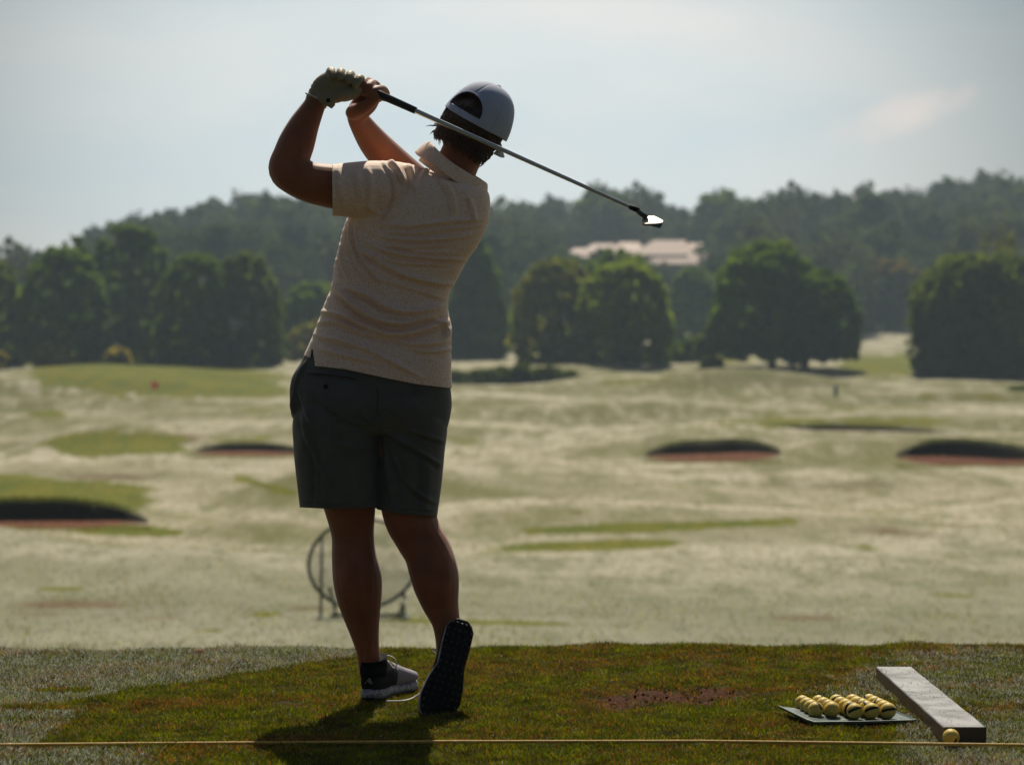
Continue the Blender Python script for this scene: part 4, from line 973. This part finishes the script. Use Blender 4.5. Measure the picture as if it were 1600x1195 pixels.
def build_shirt():
    mb = MB()
    mb.loft(ring_blend([(470, 588, 703, 640, 6.875, .128), (475, 560, 704, 607, 6.875, .126), (484, 535, 703, 575, 6.873, .122), (496, 505, 705, 540, 6.872, .117), (507, 475, 706, 512, 6.87, .113),
                        (517, 450, 700, 483, 6.868, .108), (520, 437, 703, 458, 6.868, .109), (522, 415, 714, 437, 6.868, .113), (529, 385, 730, 408, 6.868, .118),
                        (538, 352, 747, 384, 6.868, .121), (548, 325, 762, 350, 6.87, .120), (556, 300, 766, 320, 6.872, .112), (572, 278, 762, 299, 6.875, .098),
                        (598, 260, 744, 292, 6.878, .074), (632, 256, 726, 284, 6.88, .052), (660, 262, 706, 280, 6.885, .034)], n=56))
    limb(mb, [(510, 297, 6.765, 40.5), (523, 297, 6.77, 40.5), (555, 297, 6.79, 44), (585, 298, 6.815, 47), (620, 303, 6.85, 50), (655, 315, 6.87, 50)], kd=1.0, n=30, rounded=False)
    limb(mb, [(728, 330, 6.90, 30), (724, 324, 6.94, 34), (714, 320, 7.00, 35), (702, 316, 7.05, 34)], kd=1.0, n=24, rounded=False)
    me = fuse(mb, .0033, 6)
    V = getco(me); N = getno(me)
    wr = [(.0022, 3.0, [(590, 350), (640, 353), (700, 346), (755, 343)]), (.0020, 2.6, [(588, 362), (650, 364), (700, 358), (752, 352)]),
          (.0026, 3.0, [(584, 366), (634, 375), (693, 373), (744, 366)]), (.0018, 2.6, [(588, 381), (634, 386), (705, 382)]),
          (.0030, 3.0, [(572, 378), (610, 394), (657, 401), (731, 406)]), (.0014, 2.4, [(566, 395), (600, 405), (640, 412), (700, 414)]),
          (.0032, 3.4, [(560, 388), (600, 413), (634, 430), (681, 441), (716, 443)]), (.0016, 2.6, [(580, 430), (625, 446), (657, 455), (700, 469)]),
          (.0060, 4.2, [(519, 446), (543, 468), (574, 492), (610, 504), (645, 502), (700, 486)]), (.0052, 3.8, [(536, 447), (574, 461), (605, 480), (646, 488), (698, 475)]),
          (.0038, 3.2, [(600, 490), (646, 496), (700, 480)]),
          (.0040, 3.6, [(498, 486), (539, 494), (572, 511), (617, 523), (657, 516), (698, 503)]), (.0030, 3.4, [(496, 505), (527, 503), (562, 518), (610, 528), (646, 538), (705, 532)]),
          (.0034, 3.6, [(494, 524), (539, 534), (581, 549), (624, 572), (660, 590)]), (.0026, 3.4, [(620, 540), (669, 549), (706, 544)]),
          (.0022, 3.6, [(500, 545), (540, 556), (590, 566)]), (.0026, 3.0, [(676, 498), (693, 505), (699, 520), (690, 530)]),
          (.0022, 3.0, [(546, 345), (548, 380), (560, 415), (585, 450)]), (.0024, 2.8, [(556, 350), (560, 388), (582, 425), (606, 448)]), (.0018, 2.8, [(533, 380), (534, 410), (545, 440)]),
          (.0022, 3.2, [(556, 268), (562, 290), (566, 316)]), (.0030, 2.6, [(598, 252), (612, 270), (619, 292), (618, 318), (604, 344), (588, 352)]),
          (.0032, 3.4, [(607, 250), (622, 268), (633, 288)]), (.0028, 3.2, [(637, 256), (645, 275), (646, 300)]), (.0022, 3.6, [(668, 262), (655, 285), (650, 310)]),
          (.0026, 3.6, [(690, 280), (706, 305), (712, 340)]), (.0018, 3.4, [(575, 262), (580, 290), (576, 325)]), (.0018, 3.6, [(730, 305), (738, 325), (742, 345)]),
          (.0018, 3.0, [(572, 320), (590, 332), (604, 338)]), (.0016, 3.0, [(530, 265), (534, 300), (540, 330)]), (.0020, 3.2, [(600, 372), (650, 392), (720, 396)])]
    d = wrinkle(V, N, [(a*3.9, w_*1.08, p) for a, w_, p in wr])
    px, py = proj(V)
    d += (.0007*np.sin(py*.55+px*.08+2*np.sin(px*.03))*np.exp(-((py-410)/60)**2))*(N[:, 1] < 0)
    d = np.where(py > 545, np.maximum(d, -.0015), d)+.004*sstep(py, 530, 575)
    V = V+N*d[:, None]
    me.vertices.foreach_set('co', V.astype(np.float32).ravel()); me.update()
    # cut hem, cuff
    hx = [470, 488, 540, 600, 650, 703, 720]; hy = [569, 571, 577, 590, 600, 606.5, 607]
    fx = [440, 474, 487, 560, 720]; fy = [553, 555, 560, 575, 607]
    import bmesh
    bm = bmesh.new(); bm.from_mesh(me); bm.faces.ensure_lookup_table()
    kill = []
    def back(co): return co.y < 6.868+ (0.0 if co.x > -.45 else -.0)
    for f in bm.faces:
        c = f.calc_center_median(); x = 800+c.x/c.y*F; y = HY-(c.z-CH)/c.y*F
        if y > 500:
            isb = back(c) and x > 487
            lim = np.interp(x, hx, hy) if isb else np.interp(x, fx, fy)
            if y > lim: kill.append(f); continue
            if c.y < 6.868 and abs(x-487.5) < 1.0+(y-545)*.16 and y > 545: kill.append(f); continue
        if x < 519.0+ (y-257)*.012 and 240 < y < 350 and c.y < 6.87: kill.append(f)
        elif c.y > 7.03: kill.append(f)
    bmesh.ops.delete(bm, geom=kill, context='FACES')
    for v in bm.verts:
        if v.is_boundary:
            c = v.co; x = 800+c.x/c.y*F; y = HY-(c.z-CH)/c.y*F
            if y > 550 and not (abs(x-487) < 5):
                isb = c.y < 6.868 and x > 487; lim = np.interp(x, hx, hy) if isb else np.interp(x, fx, fy); c.z = CH-(lim-HY)/F*c.y
            elif x < 525 and y < 350: c.x = (519+(y-257)*.012-800)/F*c.y
    bm.to_mesh(me); bm.free(); me.update()
    o = child('shirt', me, M_shirt, mods=[('SOLIDIFY', dict(thickness=.0022, offset=-1))])
    # collar
    cc = W(708, 267, 6.884); ax = Vector((math.sin(R(30)), -.10, math.cos(R(30)))).normalized(); u = Vector((math.cos(R(31)), .22, -math.sin(R(31)))).normalized(); v = ax.cross(u).normalized()
    rings = []
    prof = [(.0, -.030, 1.02), (.0, -.012, 1.0), (.0, .012, .96), (.0, .022, .98), (.0, .020, 1.05), (.0, .004, 1.13), (0, -.016, 1.24), (0, -.018, 1.22), (0, .002, 1.09), (0, .014, 1.02)]
    for _, h, s in prof:
        row = []
        for j in range(64):
            a = 2*math.pi*j/64; fr = math.exp(-((a-math.pi*.5)/.9)**2)   # opening towards the chest
            cl = math.cos(a); wob = 1+.02*math.sin(3*a+1)
            rise = .016*max(0, -cl)**2                                     # collar point standing up on the left
            row.append(cc+u*(.100*s*cl*wob)+v*(.074*s*math.sin(a)*wob)+ax*(h*(1+.0*fr)+rise*(1 if h > -.01 else .2)+(.0025*math.sin(5*a) if s > 1.1 else 0)))
        rings.append(row)
    m = MB(); m.loft(rings, cap=False); cm = m.mesh('collar', M_shirt)
    oc = link(bpy.data.objects.new('collar', cm), o)
    for md in [('SUBSURF', dict(levels=1, render_levels=1))]:
        q = oc.modifiers.new('m', md[0]); q.levels = 1; q.render_levels = 1
build_shirt()

def build_shorts():
    mb = MB()
    mb.loft(ring_blend([(486, 535, 697, 572, 6.875, .112), (472, 562, 703, 600, 6.877, .122), (456, 590, 706, 628, 6.878, .130), (452, 622, 704, 648, 6.878, .134), (456, 650, 699, 668, 6.88, .126), (470, 672, 690, 682, 6.88, .10)], n=56))
    mb.loft(ring_blend([(470, 620, 590, 630, 6.875, .105), (458, 655, 592, 655, 6.868, .120), (459, 700, 592.5, 700, 6.868, .118), (464, 750, 592, 751, 6.868, .112), (469, 793, 592, 795, 6.870, .108), (470, 800, 592, 802, 6.870, .107)], n=48, sup=2.5))
    mb.loft(ring_blend([(592, 630, 695, 640, 6.882, .105), (591, 655, 699, 668, 6.884, .116), (591, 700, 695, 705, 6.888, .110), (591, 750, 690, 757, 6.890, .104), (590, 797, 683, 807.5, 6.890, .100), (590, 803, 682.5, 814, 6.890, .100)], n=48, sup=2.5))
    me = fuse(mb, .0036, 4)
    V = getco(me); N = getno(me); px, py = proj(V); face = sstep(-N[:, 1], -.1, .4)
    drape = wrinkle(V, N, [(.007, 9, [(505, 665), (512, 720), (508, 795)]), (.006, 8, [(548, 670), (556, 730), (552, 795)]), (.007, 9, [(625, 690), (640, 740), (632, 800)]), (.006, 8, [(664, 700), (668, 750), (662, 805)]), (.005, 8, [(478, 600), (482, 640), (474, 700)])])
    # seat: two rounded buttocks and the cleft
    d = .010*np.exp(-((px-528)/38)**2-((py-632)/28)**2)+.010*np.exp(-((px-642)/36)**2-((py-640)/28)**2)-.006*np.exp(-((px-587)/9)**2-((py-640)/26)**2)
    d = d*face+drape
    d += 2.4*wrinkle(V, N, [(.0030, 3.2, [(512, 632), (535, 652), (558, 660), (582, 660)]), (.0024, 2.6, [(560, 640), (570, 652), (582, 660)]), (.0028, 3.0, [(610, 638), (596, 655), (586, 662)]),
                        (.0040, 3.4, [(596, 668), (620, 684), (645, 698), (662, 712)]), (.0030, 3.6, [(640, 672), (665, 680), (694, 690)]), (.0032, 3.6, [(650, 700), (670, 715), (690, 728)]),
                        (.0028, 3.6, [(610, 700), (630, 745), (660, 775), (683, 786)]), (.0024, 4.0, [(470, 640), (480, 680), (500, 730), (530, 765)]), (.0022, 4, [(464, 600), (474, 630), (488, 660)]),
                        (.0022, 3.6, [(600, 690), (606, 740), (614, 790)]), (.0018, 4, [(520, 690), (560, 700), (586, 690)]), (.002, 4, [(490, 690), (496, 740), (494, 790)]),
                        (.0028, 1.6, [(480, 583), (510, 585), (557, 592)]), (.0012, 1.8, [(470, 782), (530, 785), (586, 784)]), (.0012, 1.8, [(595, 787), (640, 794), (684, 797)]),
                        (.0040, 3.0, [(482, 560), (466, 590), (458, 625), (458, 650)])])
    V = V+N*d[:, None]; me.vertices.foreach_set('co', V.astype(np.float32).ravel()); me.update()
    import bmesh
    bm = bmesh.new(); bm.from_mesh(me); kill = []
    def lim(x): return np.interp(x, [460, 520, 589, 590.5, 620, 690], [792, 795, 793.5, 796, 802.5, 807.5])
    for f in bm.faces:
        c = f.calc_center_median(); x = 800+c.x/c.y*F; y = HY-(c.z-CH)/c.y*F
        if y > lim(x): kill.append(f)
    bmesh.ops.delete(bm, geom=kill, context='FACES')
    for v in bm.verts:
        if v.is_boundary:
            c = v.co; x = 800+c.x/c.y*F; c.z = CH-(lim(x)-HY)/F*c.y
    bm.to_mesh(me); bm.free(); me.update()
    o = child('shorts', me, M_short, mods=[('SOLIDIFY', dict(thickness=.003, offset=-1))])
    dg = bpy.context.evaluated_depsgraph_get()
    def surf(x, y):                       # point of the cloth seen at a picture position
        px, py = proj(V); m_ = (np.abs(px-x) < 3) & (np.abs(py-y) < 3); return float(V[m_, 1].min())
    m = MB(); dd = surf(509, 604); m.ball(W(509, 604, dd-.001), (.0062, .0028, .0062)); m.ball(W(509, 604, dd-.0035), (.0045, .0018, .0045)); m.build('button', M_black, o)
    m = MB(); pts = [W(x, y, surf(x, y)-.0006) for x, y in ((481, 583), (500, 584.3), (520, 586), (540, 589), (556, 592))]; m.tube(pts, .0011, n=6); m.build('pocket_welt', M_heel, o)
    m = MB(); dd = surf(650, 612); m.box(W(650, 611, dd-.0012), (.005, .0016, .014)); m.build('belt_loop', M_short, o, False)
    m = MB(); pts = [W(x, y, surf(x, y)-.0004) for x, y in ((590, 607), (590.5, 620), (590, 634), (589, 648))]; m.tube(pts, .0007, n=5); m.build('seat_seam', M_heel, o)
build_shorts()

def build_head_wear():
    # hair: shell round back and sides of the head plus loose locks
    mb = MB(); n, m = 56, 40; rings = []
    for i in range(m+1):
        th = math.pi*(i+.01)/(m+.02); row = []
        for j in range(n):
            ph = 2*math.pi*j/n; x, y, z = math.sin(th)*math.cos(ph), math.sin(th)*math.sin(ph), -math.cos(th)
            k = 1+.035*math.sin(ph*9+z*6)+.025*math.sin(ph*17-z*9)
            X, Y, Z = .087*x*k, .103*y*k, .108*z
            if y > .15: Y = .103*.15*k+(.103*(y-.15))*(.5 if z < .3 else .9)
            if z < 0:
                q = (-z)**1.6; X *= 1-.20*q; Y = Y*(1-.20*q)
            Z = max(Z, -.088+.012*math.sin(ph*6)); row.append(HM @ Vector((X, Y-.004, Z-.012)))
        rings.append(row)
    mb.loft(rings); r = random.Random(21)
    for k in range(1300):
        a = R(r.uniform(165, 375)); z0 = r.uniform(-.075, .028); sx, sy = math.cos(a), math.sin(a); q = max(0, -z0/.108)**1.6
        base = Vector((.085*sx*(1-.2*q), .101*sy*(1-.2*q)-.004, z0)); l = r.uniform(.016, .030); out = Vector((sx, sy, 0))
        drift = Vector((-sy, sx, 0))*r.uniform(-.014, .014)
        p1 = base+Vector((0, 0, -l*.5))+out*.006+drift*.4; p2 = base+Vector((0, 0, -l))+out*r.uniform(-.008, .003)+drift
        mb.tube([HM @ base, HM @ p1, HM @ p2], [.0021, .0017, .0004], n=4)
    # wisps over the right ear and on the nape
    for k in range(60):
        s = r.choice([1, 1, -1]); base = Vector((s*.078, r.uniform(-.05, .0), -.05+r.uniform(-.02, .01))); tip = base+Vector((s*r.uniform(.004, .022), r.uniform(-.02, .01), -r.uniform(.012, .028)))
        mb.tube([HM @ base, HM @ ((base+tip)/2+Vector((s*.004, 0, 0))), HM @ tip], [.0026, .0018, .0004], n=5)
    hair = mb.mesh('hair'); child('hair', hair, M_hair)
    # cap
    n, m = 180, 90; z0 = .004; V = []; Fc = []
    for i in range(m+1):
        t = i/m; ph = t*math.pi/2
        for j in range(n):
            a = 2*math.pi*j/n; c, s = math.cos(a), math.sin(a); k = math.cos(ph)**.82
            seam = min(abs(((a-math.pi/2) % (math.pi/3))), math.pi/3-abs(((a-math.pi/2) % (math.pi/3))))*k*.1
            g = 1-.022*math.exp(-(seam/.0022)**2)+.012*math.cos(6*(a-math.pi/2)+math.pi)*(1-t)*t*3+.007*math.sin(3*a+7*t)*math.sin(5*t+a)
            X = .0955*c*k*g; Y = .1095*s*k*g-.004; Z = z0+.122*math.sin(ph)**1.05-.012*(1-t)*(1 if s < 0 else -.2)*abs(s)
            X += .0012*math.sin(a*5+t*6)*(1-t); V.append((X, Y, Z))
    def zr(X, Y): return z0-.012*max(0, -Y/.11)
    for i in range(m):
        for j in range(n):
            q = (i*n+j, i*n+(j+1) % n, (i+1)*n+(j+1) % n, (i+1)*n+j)
            cx = sum(V[k][0] for k in q)/4; cy = sum(V[k][1] for k in q)/4; cz = sum(V[k][2] for k in q)/4
            zz = cz-(zr(cx, cy)+.019)
            if cy < 0 and zz > 0 and (cx/.057)**2+(zz/.056)**2 < 1: continue
            Fc.append(q)
    V = [HM @ Vector(v) for v in V]
    me = mesh_np('cap', [tuple(v) for v in V], Fc, None, True); cap = child('cap', me, M_cap, mods=[('SOLIDIFY', dict(thickness=.0022, offset=0))])
    b = MB(); b.ball((0, -.004, z0+.122), (.0075, .0075, .0045), M=HM); b.build('cap_button', M_cap, cap)
    b = MB(); rows = []
    for i in range(13):
        t = i/12; row = []
        for j in range(25):
            u = -1+2*j/24; X = .082*u*(1-.12*t); ed_ = .086*math.sqrt(max(0, 1-abs(u)**2.6)); Y0 = .1095*math.sqrt(max(0, 1-(.082*u/.0955)**2))-.006
            row.append(Vector((X, Y0+ed_*t, z0+.000-.022*u*u-.026*t)))
        rows.append(row)
    vs = [HM @ p for rw in rows for p in rw]; fs = [(i*25+j, i*25+j+1, (i+1)*25+j+1, (i+1)*25+j) for i in range(12) for j in range(24)]
    b.add(vs, fs); o = b.build('brim', M_cap, cap); q = o.modifiers.new('s', 'SOLIDIFY'); q.thickness = .004
    # rim piping round the back opening
    b = MB(); pts = []
    for i in range(33):
        a = math.pi*i/32; X = .057*math.cos(a); zz = .056*math.sin(a); Z = zr(X, -.1)+.019+zz
        ph = math.asin(max(0, min(1, ((Z-z0+.010*(1-.3))/.122)))); k = math.cos(ph)**.82; Y = -.1095*k*math.sqrt(max(0, 1-(X/(.0955*k))**2))-.005
        pts.append(HM @ Vector((X, Y, Z)))
    b.tube(pts, .0018, n=8); b.build('opening_piping', M_cap, cap)
build_head_wear()

def shoe_frame(heel, toe, up):
    y = (toe-heel).normalized(); z = (up-y*up.dot(y)).normalized(); x = y.cross(z)
    M = Matrix.Identity(4)
    for i, a in enumerate((x, y, z)):
        for j in range(3): M[j][i] = a[j]
    M.translation = heel; return M
def shoe(M, L_, side, wsc=1.0):
    """local: y heel->toe, z up, x across; side=+1 means the outer side is +x"""
    def half(t): # (inner, outer) half widths
        o = np.interp(t, [0, .03, .10, .25, .45, .62, .78, .9, .97, 1], [.012, .024, .034, .036, .036, .046, .050, .040, .022, .006])
        i = np.interp(t, [0, .03, .10, .25, .45, .62, .78, .9, .97, 1], [.012, .024, .033, .032, .028, .041, .047, .041, .024, .006])
        return float(i)*wsc, float(o)*wsc
    def ring(t, s, z, zoff=0):
        i, o = half(t); a, b = (i, o) if side > 0 else (o, i)
        return (-a*s, b*s)
    ts = [0, .015, .05, .1, .18, .27, .36, .45, .54, .62, .7, .78, .85, .91, .955, .985, 1]
    def outline(s, z, curve=True):
        P = []
        for t in ts: P.append((ring(t, s, z)[1], t))
        for t in ts[::-1]: P.append((ring(t, s, z)[0], t))
        return [Vector((x, .5*L_+(t-.5)*L_*(1+(s-1)*.35), z(t) if callable(z) else z)) for x, t in P]
    spring = lambda t: .012*max(0, (t-.75)/.25)**2+.004*max(0, (.08-t)/.08)
    e = bpy.data.objects.new('shoe', None); link(e, person); e.empty_display_size = .1
    e.matrix_local = Matrix.Translation(-ORG) @ M
    m = MB(); m.loft([outline(.93, lambda t: spring(t)), outline(1.0, lambda t: spring(t)+.004), outline(1.0, lambda t: spring(t)+.008)]); m.build('outsole', M_black, e)
    m = MB(); m.loft([outline(.99, lambda t: spring(t)+.008), outline(1.02, lambda t: spring(t)+.016), outline(1.01, lambda t: spring(t)+.028-.008*t), outline(.93, lambda t: spring(t)+.032-.008*t)])
    for v in m.v: v.x += .0012*math.sin(v.y*230); v.z += .0012*math.sin(v.y*170+v.x*90)
    m.build('midsole', M_white, e)
    # studs under the sole
    m = MB(); r = random.Random(4)
    for i in range(15):
        t = .05+i*.064; a, b = ring(t, .82, 0)
        k = 6 if t > .5 else 5
        for j in range(k):
            x = a+(b-a)*j/(k-1); m.add([(x-.0035, t*L_-.004, .001), (x+.0035, t*L_-.004, .001), (x+.0035, t*L_+.004, .001), (x-.0035, t*L_+.004, .001), (x, t*L_+r.uniform(-.002, .002), -.005)], [(0, 1, 4), (1, 2, 4), (2, 3, 4), (3, 0, 4), (0, 3, 2, 1)])
    m.build('stud_plate', simple('stud_rubber', (.03, .026, .022), .5), e, False)
    # upper: loft of rings across from toe to heel
    rings = []; N_ = 24
    tt = [.985, .95, .9, .83, .75, .66, .57, .48, .40, .32, .24, .16, .09, .04, .012]
    hh = [.012, .026, .036, .045, .052, .060, .070, .080, .088, .088, .080, .076, .075, .070, .055]
    for t, h in zip(tt, hh):
        a, b = ring(t, 1.0, 0); c = (a+b)/2; w = (b-a)/2; row = []
        for j in range(N_):
            th = math.pi*2*j/N_; cs, sn = math.cos(th), math.sin(th)
            wid = w*(1 if sn < 0 else (1-.38*max(0, sn)**2*(1 if t < .55 else .3)))
            row.append(Vector((c+wid*math.copysign(abs(cs)**.8, cs), t*L_, spring(t)+.022+max(-.0, 1)*(h*(.5+.5*math.copysign(abs(sn)**.8, sn))))))
        rings.append(row)
    m = MB(); m.loft(rings[:9]); m.build('upper', M_upper, e)
    m = MB(); m.loft([[v*1.0+Vector((0, 0, 0)) for v in rw] for rw in rings[7:]]);
    for v in m.v: v.x *= 1.03
    m.build('heel_counter', M_heel, e)
    m = MB(); c0 = Vector((0, L_*.22, .095)); rg = []
    for z, w1, w2 in ((.07, .034, .050), (.088, .037, .050), (.104, .038, .048), (.122, .037, .047), (.120, .030, .040)):
        rg.append([Vector((w1*math.cos(2*math.pi*j/24), L_*.14+w2*math.sin(2*math.pi*j/24), z+(.010*math.sin(2*math.pi*j/24) if z > .08 else 0))) for j in range(24)])
    m.loft(rg); m.build('sock', M_sock, e)
    m = MB()                                  # laces
    for i in range(6):
        y = L_*(.36+i*.055); z = .108-.0095*i+spring(.4); m.tube([(-.020, y-.004, z-.006), (0, y, z+.006), (.020, y+.004, z-.006)], .0024, n=6, view=Vector((0, 0, 1)))
    for s in (-1, 1):
        pts = [Vector((0, L_*.34, .112)), Vector((s*.020, L_*.33, .122)), Vector((s*.044, L_*.31, .114)), Vector((s*.050, L_*.30, .095)), Vector((s*.040, L_*.31, .088)), Vector((s*.018, L_*.34, .106))]
        m.tube([Vector(p) for p in spline([tuple(p) for p in pts], 4)], .0020, n=6)
    m.build('laces', simple('lace_white', (.65, .65, .62), .8), e)
    return e
hl = Vector((W(574, 1098, 6.895).x, 6.895, .004)); tl = Vector((W(636, 1080, 7.15).x, 7.15, .004))
s1 = shoe(shoe_frame(hl, tl, Vector((0, 0, 1))), .295, -1)
# trailing foot: standing on its toe, sole turned to the viewer
tr_ = W(680, 1119, 6.665); hr_ = W(724, 967, 6.745)
s2 = shoe(shoe_frame(hr_, tr_, Vector((-.06, 1, .2))), .298, 1, 1.17)
def heel_bars():
    bpy.context.view_layer.update()
    hc = [c for c in s1.children if c.name.startswith('heel_counter')][0]; sk = [c for c in s1.children if c.name.startswith('midsole')][0]
    Mw = Matrix.Translation(ORG) @ s1.matrix_local; V = np.array([tuple(Mw @ v.co) for o_ in s1.children if o_.name.split('.')[0] in ('heel_counter', 'sock') for v in o_.data.vertices]); px, py = proj(V)
    m = MB()
    for i, (x, h) in enumerate(((571.5, 3.2), (575.5, 6.0), (579.5, 9.0))):
        q = []
        for dx, dy in ((0, 0), (3.0, 0), (3.0-h*.5, -h), (-h*.5, -h)):
            X, Y = x+dx, 1068+dy; w = (np.abs(px-X) < 7)*(np.abs(py-Y) < 7); q.append((X, Y, float(V[w > 0, 1].min())-.003))
        m.add([W(*p) for p in q]+[W(p[0], p[1], p[2]+.016) for p in q], [(3, 2, 1, 0), (4, 5, 6, 7), (0, 1, 5, 4), (1, 2, 6, 5), (2, 3, 7, 6), (3, 0, 4, 7)])
    o = m.build('heel_stripes', simple('stripe_grey', (.30, .31, .33), .6), None, False); o.parent = s1; o.matrix_parent_inverse = Mw.inverted()
heel_bars()
m = MB(); dl = CH*F/(1103-HY); pts = [W(x, y, CH*F/(max(y, 1098)+0-HY))+Vector((0, 0, .016)) for x, y in ((656, 1092), (645, 1099), (632, 1103), (618, 1104), (604, 1104))]
m.tube([Vector(p) for p in spline([tuple(p) for p in pts], 5)], .0027, n=6)
o = m.build('trailing_lace', simple('lace_white2', (.65, .65, .62), .8)); o.parent = s2; o.matrix_parent_inverse = (Matrix.Translation(ORG) @ s2.matrix_local).inverted()

# ------------------------------------------------------------------ club
def club():
    A = W(506, 109, 6.835); B = W(1006, 333, 6.60); ax = (B-A).normalized(); L_ = (B-A).length
    e = empty('golf_club', A, label='iron golf club held across the golfer\'s shoulders, black grip and bright head', cat='golf club')
    def at(px): return (px-506)/500
    def P(t): return (B-A)*t
    g = at(653)
    gm, t, b = mat_base('rubber_grip'); b.inputs['Base Color'].default_value = (.012, .012, .013, 1); b.inputs['Roughness'].default_value = .5
    m = MB(); m.tube([P(.03), P(.04), P(g*.5), P(g)], [.010, .0125, .0120, .0098], n=20); m.build('grip', gm, e)
    sm, t, b = mat_base('chrome_shaft'); b.inputs['Base Color'].default_value = (.50, .52, .52, 1); b.inputs['Metallic'].default_value = 1; b.inputs['Roughness'].default_value = .22
    m = MB(); N_ = 18; r0, r1 = .0074, .0048; pts = []; rd = []
    for i in range(N_+1):
        t_ = g+(.965-g)*i/N_; r_ = r0+(r1-r0)*i/N_; pts += [P(t_-.0012) if i else P(t_), P(t_+.0012)]; rd += [r_+.0001, r_-.0001]
    m.tube(pts, rd, n=16); m.build('shaft', sm, e)
    m = MB(); m.tube([P(.957), P(.958), P(.985)], [.0058, .0068, .0070], n=16); m.build('ferrule', M_black, e)
    dk, t, b = mat_base('dark_steel'); b.inputs['Base Color'].default_value = (.10, .105, .11, 1); b.inputs['Metallic'].default_value = 1; b.inputs['Roughness'].default_value = .3
    h0 = P(.98); h1 = W(1000, 333, 6.603)-A; h2 = W(1011, 340, 6.60)-A
    m = MB(); m.tube([h0, (h0+h1)/2+Vector((.0, 0, 0)), h1, h2], [.0070, .0068, .0066, .0075], n=14); m.build('hosel', dk, e)
    # blade: bright sole facing the sky-lit viewer side, dark back below it
    def Q(x, y, d): return W(x, y, d)-A
    topo = [(1003, 345), (1005, 340.5), (1013, 337.5), (1021, 337), (1029, 340.5), (1036, 344.5), (1035, 347.5), (1026, 349), (1007, 349.5), (1004, 348)]
    face = [Q(x, y, 6.618-(y-337)*.0037) for x, y in topo]
    backp = [p+Vector((0, .004, -.006)) for p in face]
    m = MB(); m.loft([face, backp])
    br, t, b = mat_base('polished_steel'); b.inputs['Base Color'].default_value = (.42, .40, .35, 1); b.inputs['Metallic'].default_value = 1; b.inputs['Roughness'].default_value = .6
    m.build('club_face', br, e, False)
    lo = [(1006, 349.6), (1026, 349.2), (1035.5, 347.4), (1034, 353), (1031, 357), (1022, 354.5), (1010, 351)]
    m = MB(); m.loft([[Q(x, y, 6.572) for x, y in lo], [Q(x, y, 6.615) for x, y in lo]]); m.build('club_sole', dk, e, False)
club()

# ------------------------------------------------------------------ haze
def haze():
    m = bpy.data.materials.new('haze_air'); m.use_nodes = True; t = m.node_tree; t.nodes.clear()
    out = nd(t, 'ShaderNodeOutputMaterial'); v = nd(t, 'ShaderNodeVolumePrincipled')
    v.inputs['Color'].default_value = (.64, .84, 1.0, 1); v.inputs['Density'].default_value = .00040; v.inputs['Anisotropy'].default_value = .3
    t.links.new(v.outputs[0], out.inputs['Volume'])
    mb = MB(); mb.box((0, 450, 30), (960, 520, 35.5)); o = mb.build('haze', m, None, False); tag(o, 'thin bluish morning haze over the far trees', 'haze', kind='stuff')
haze()
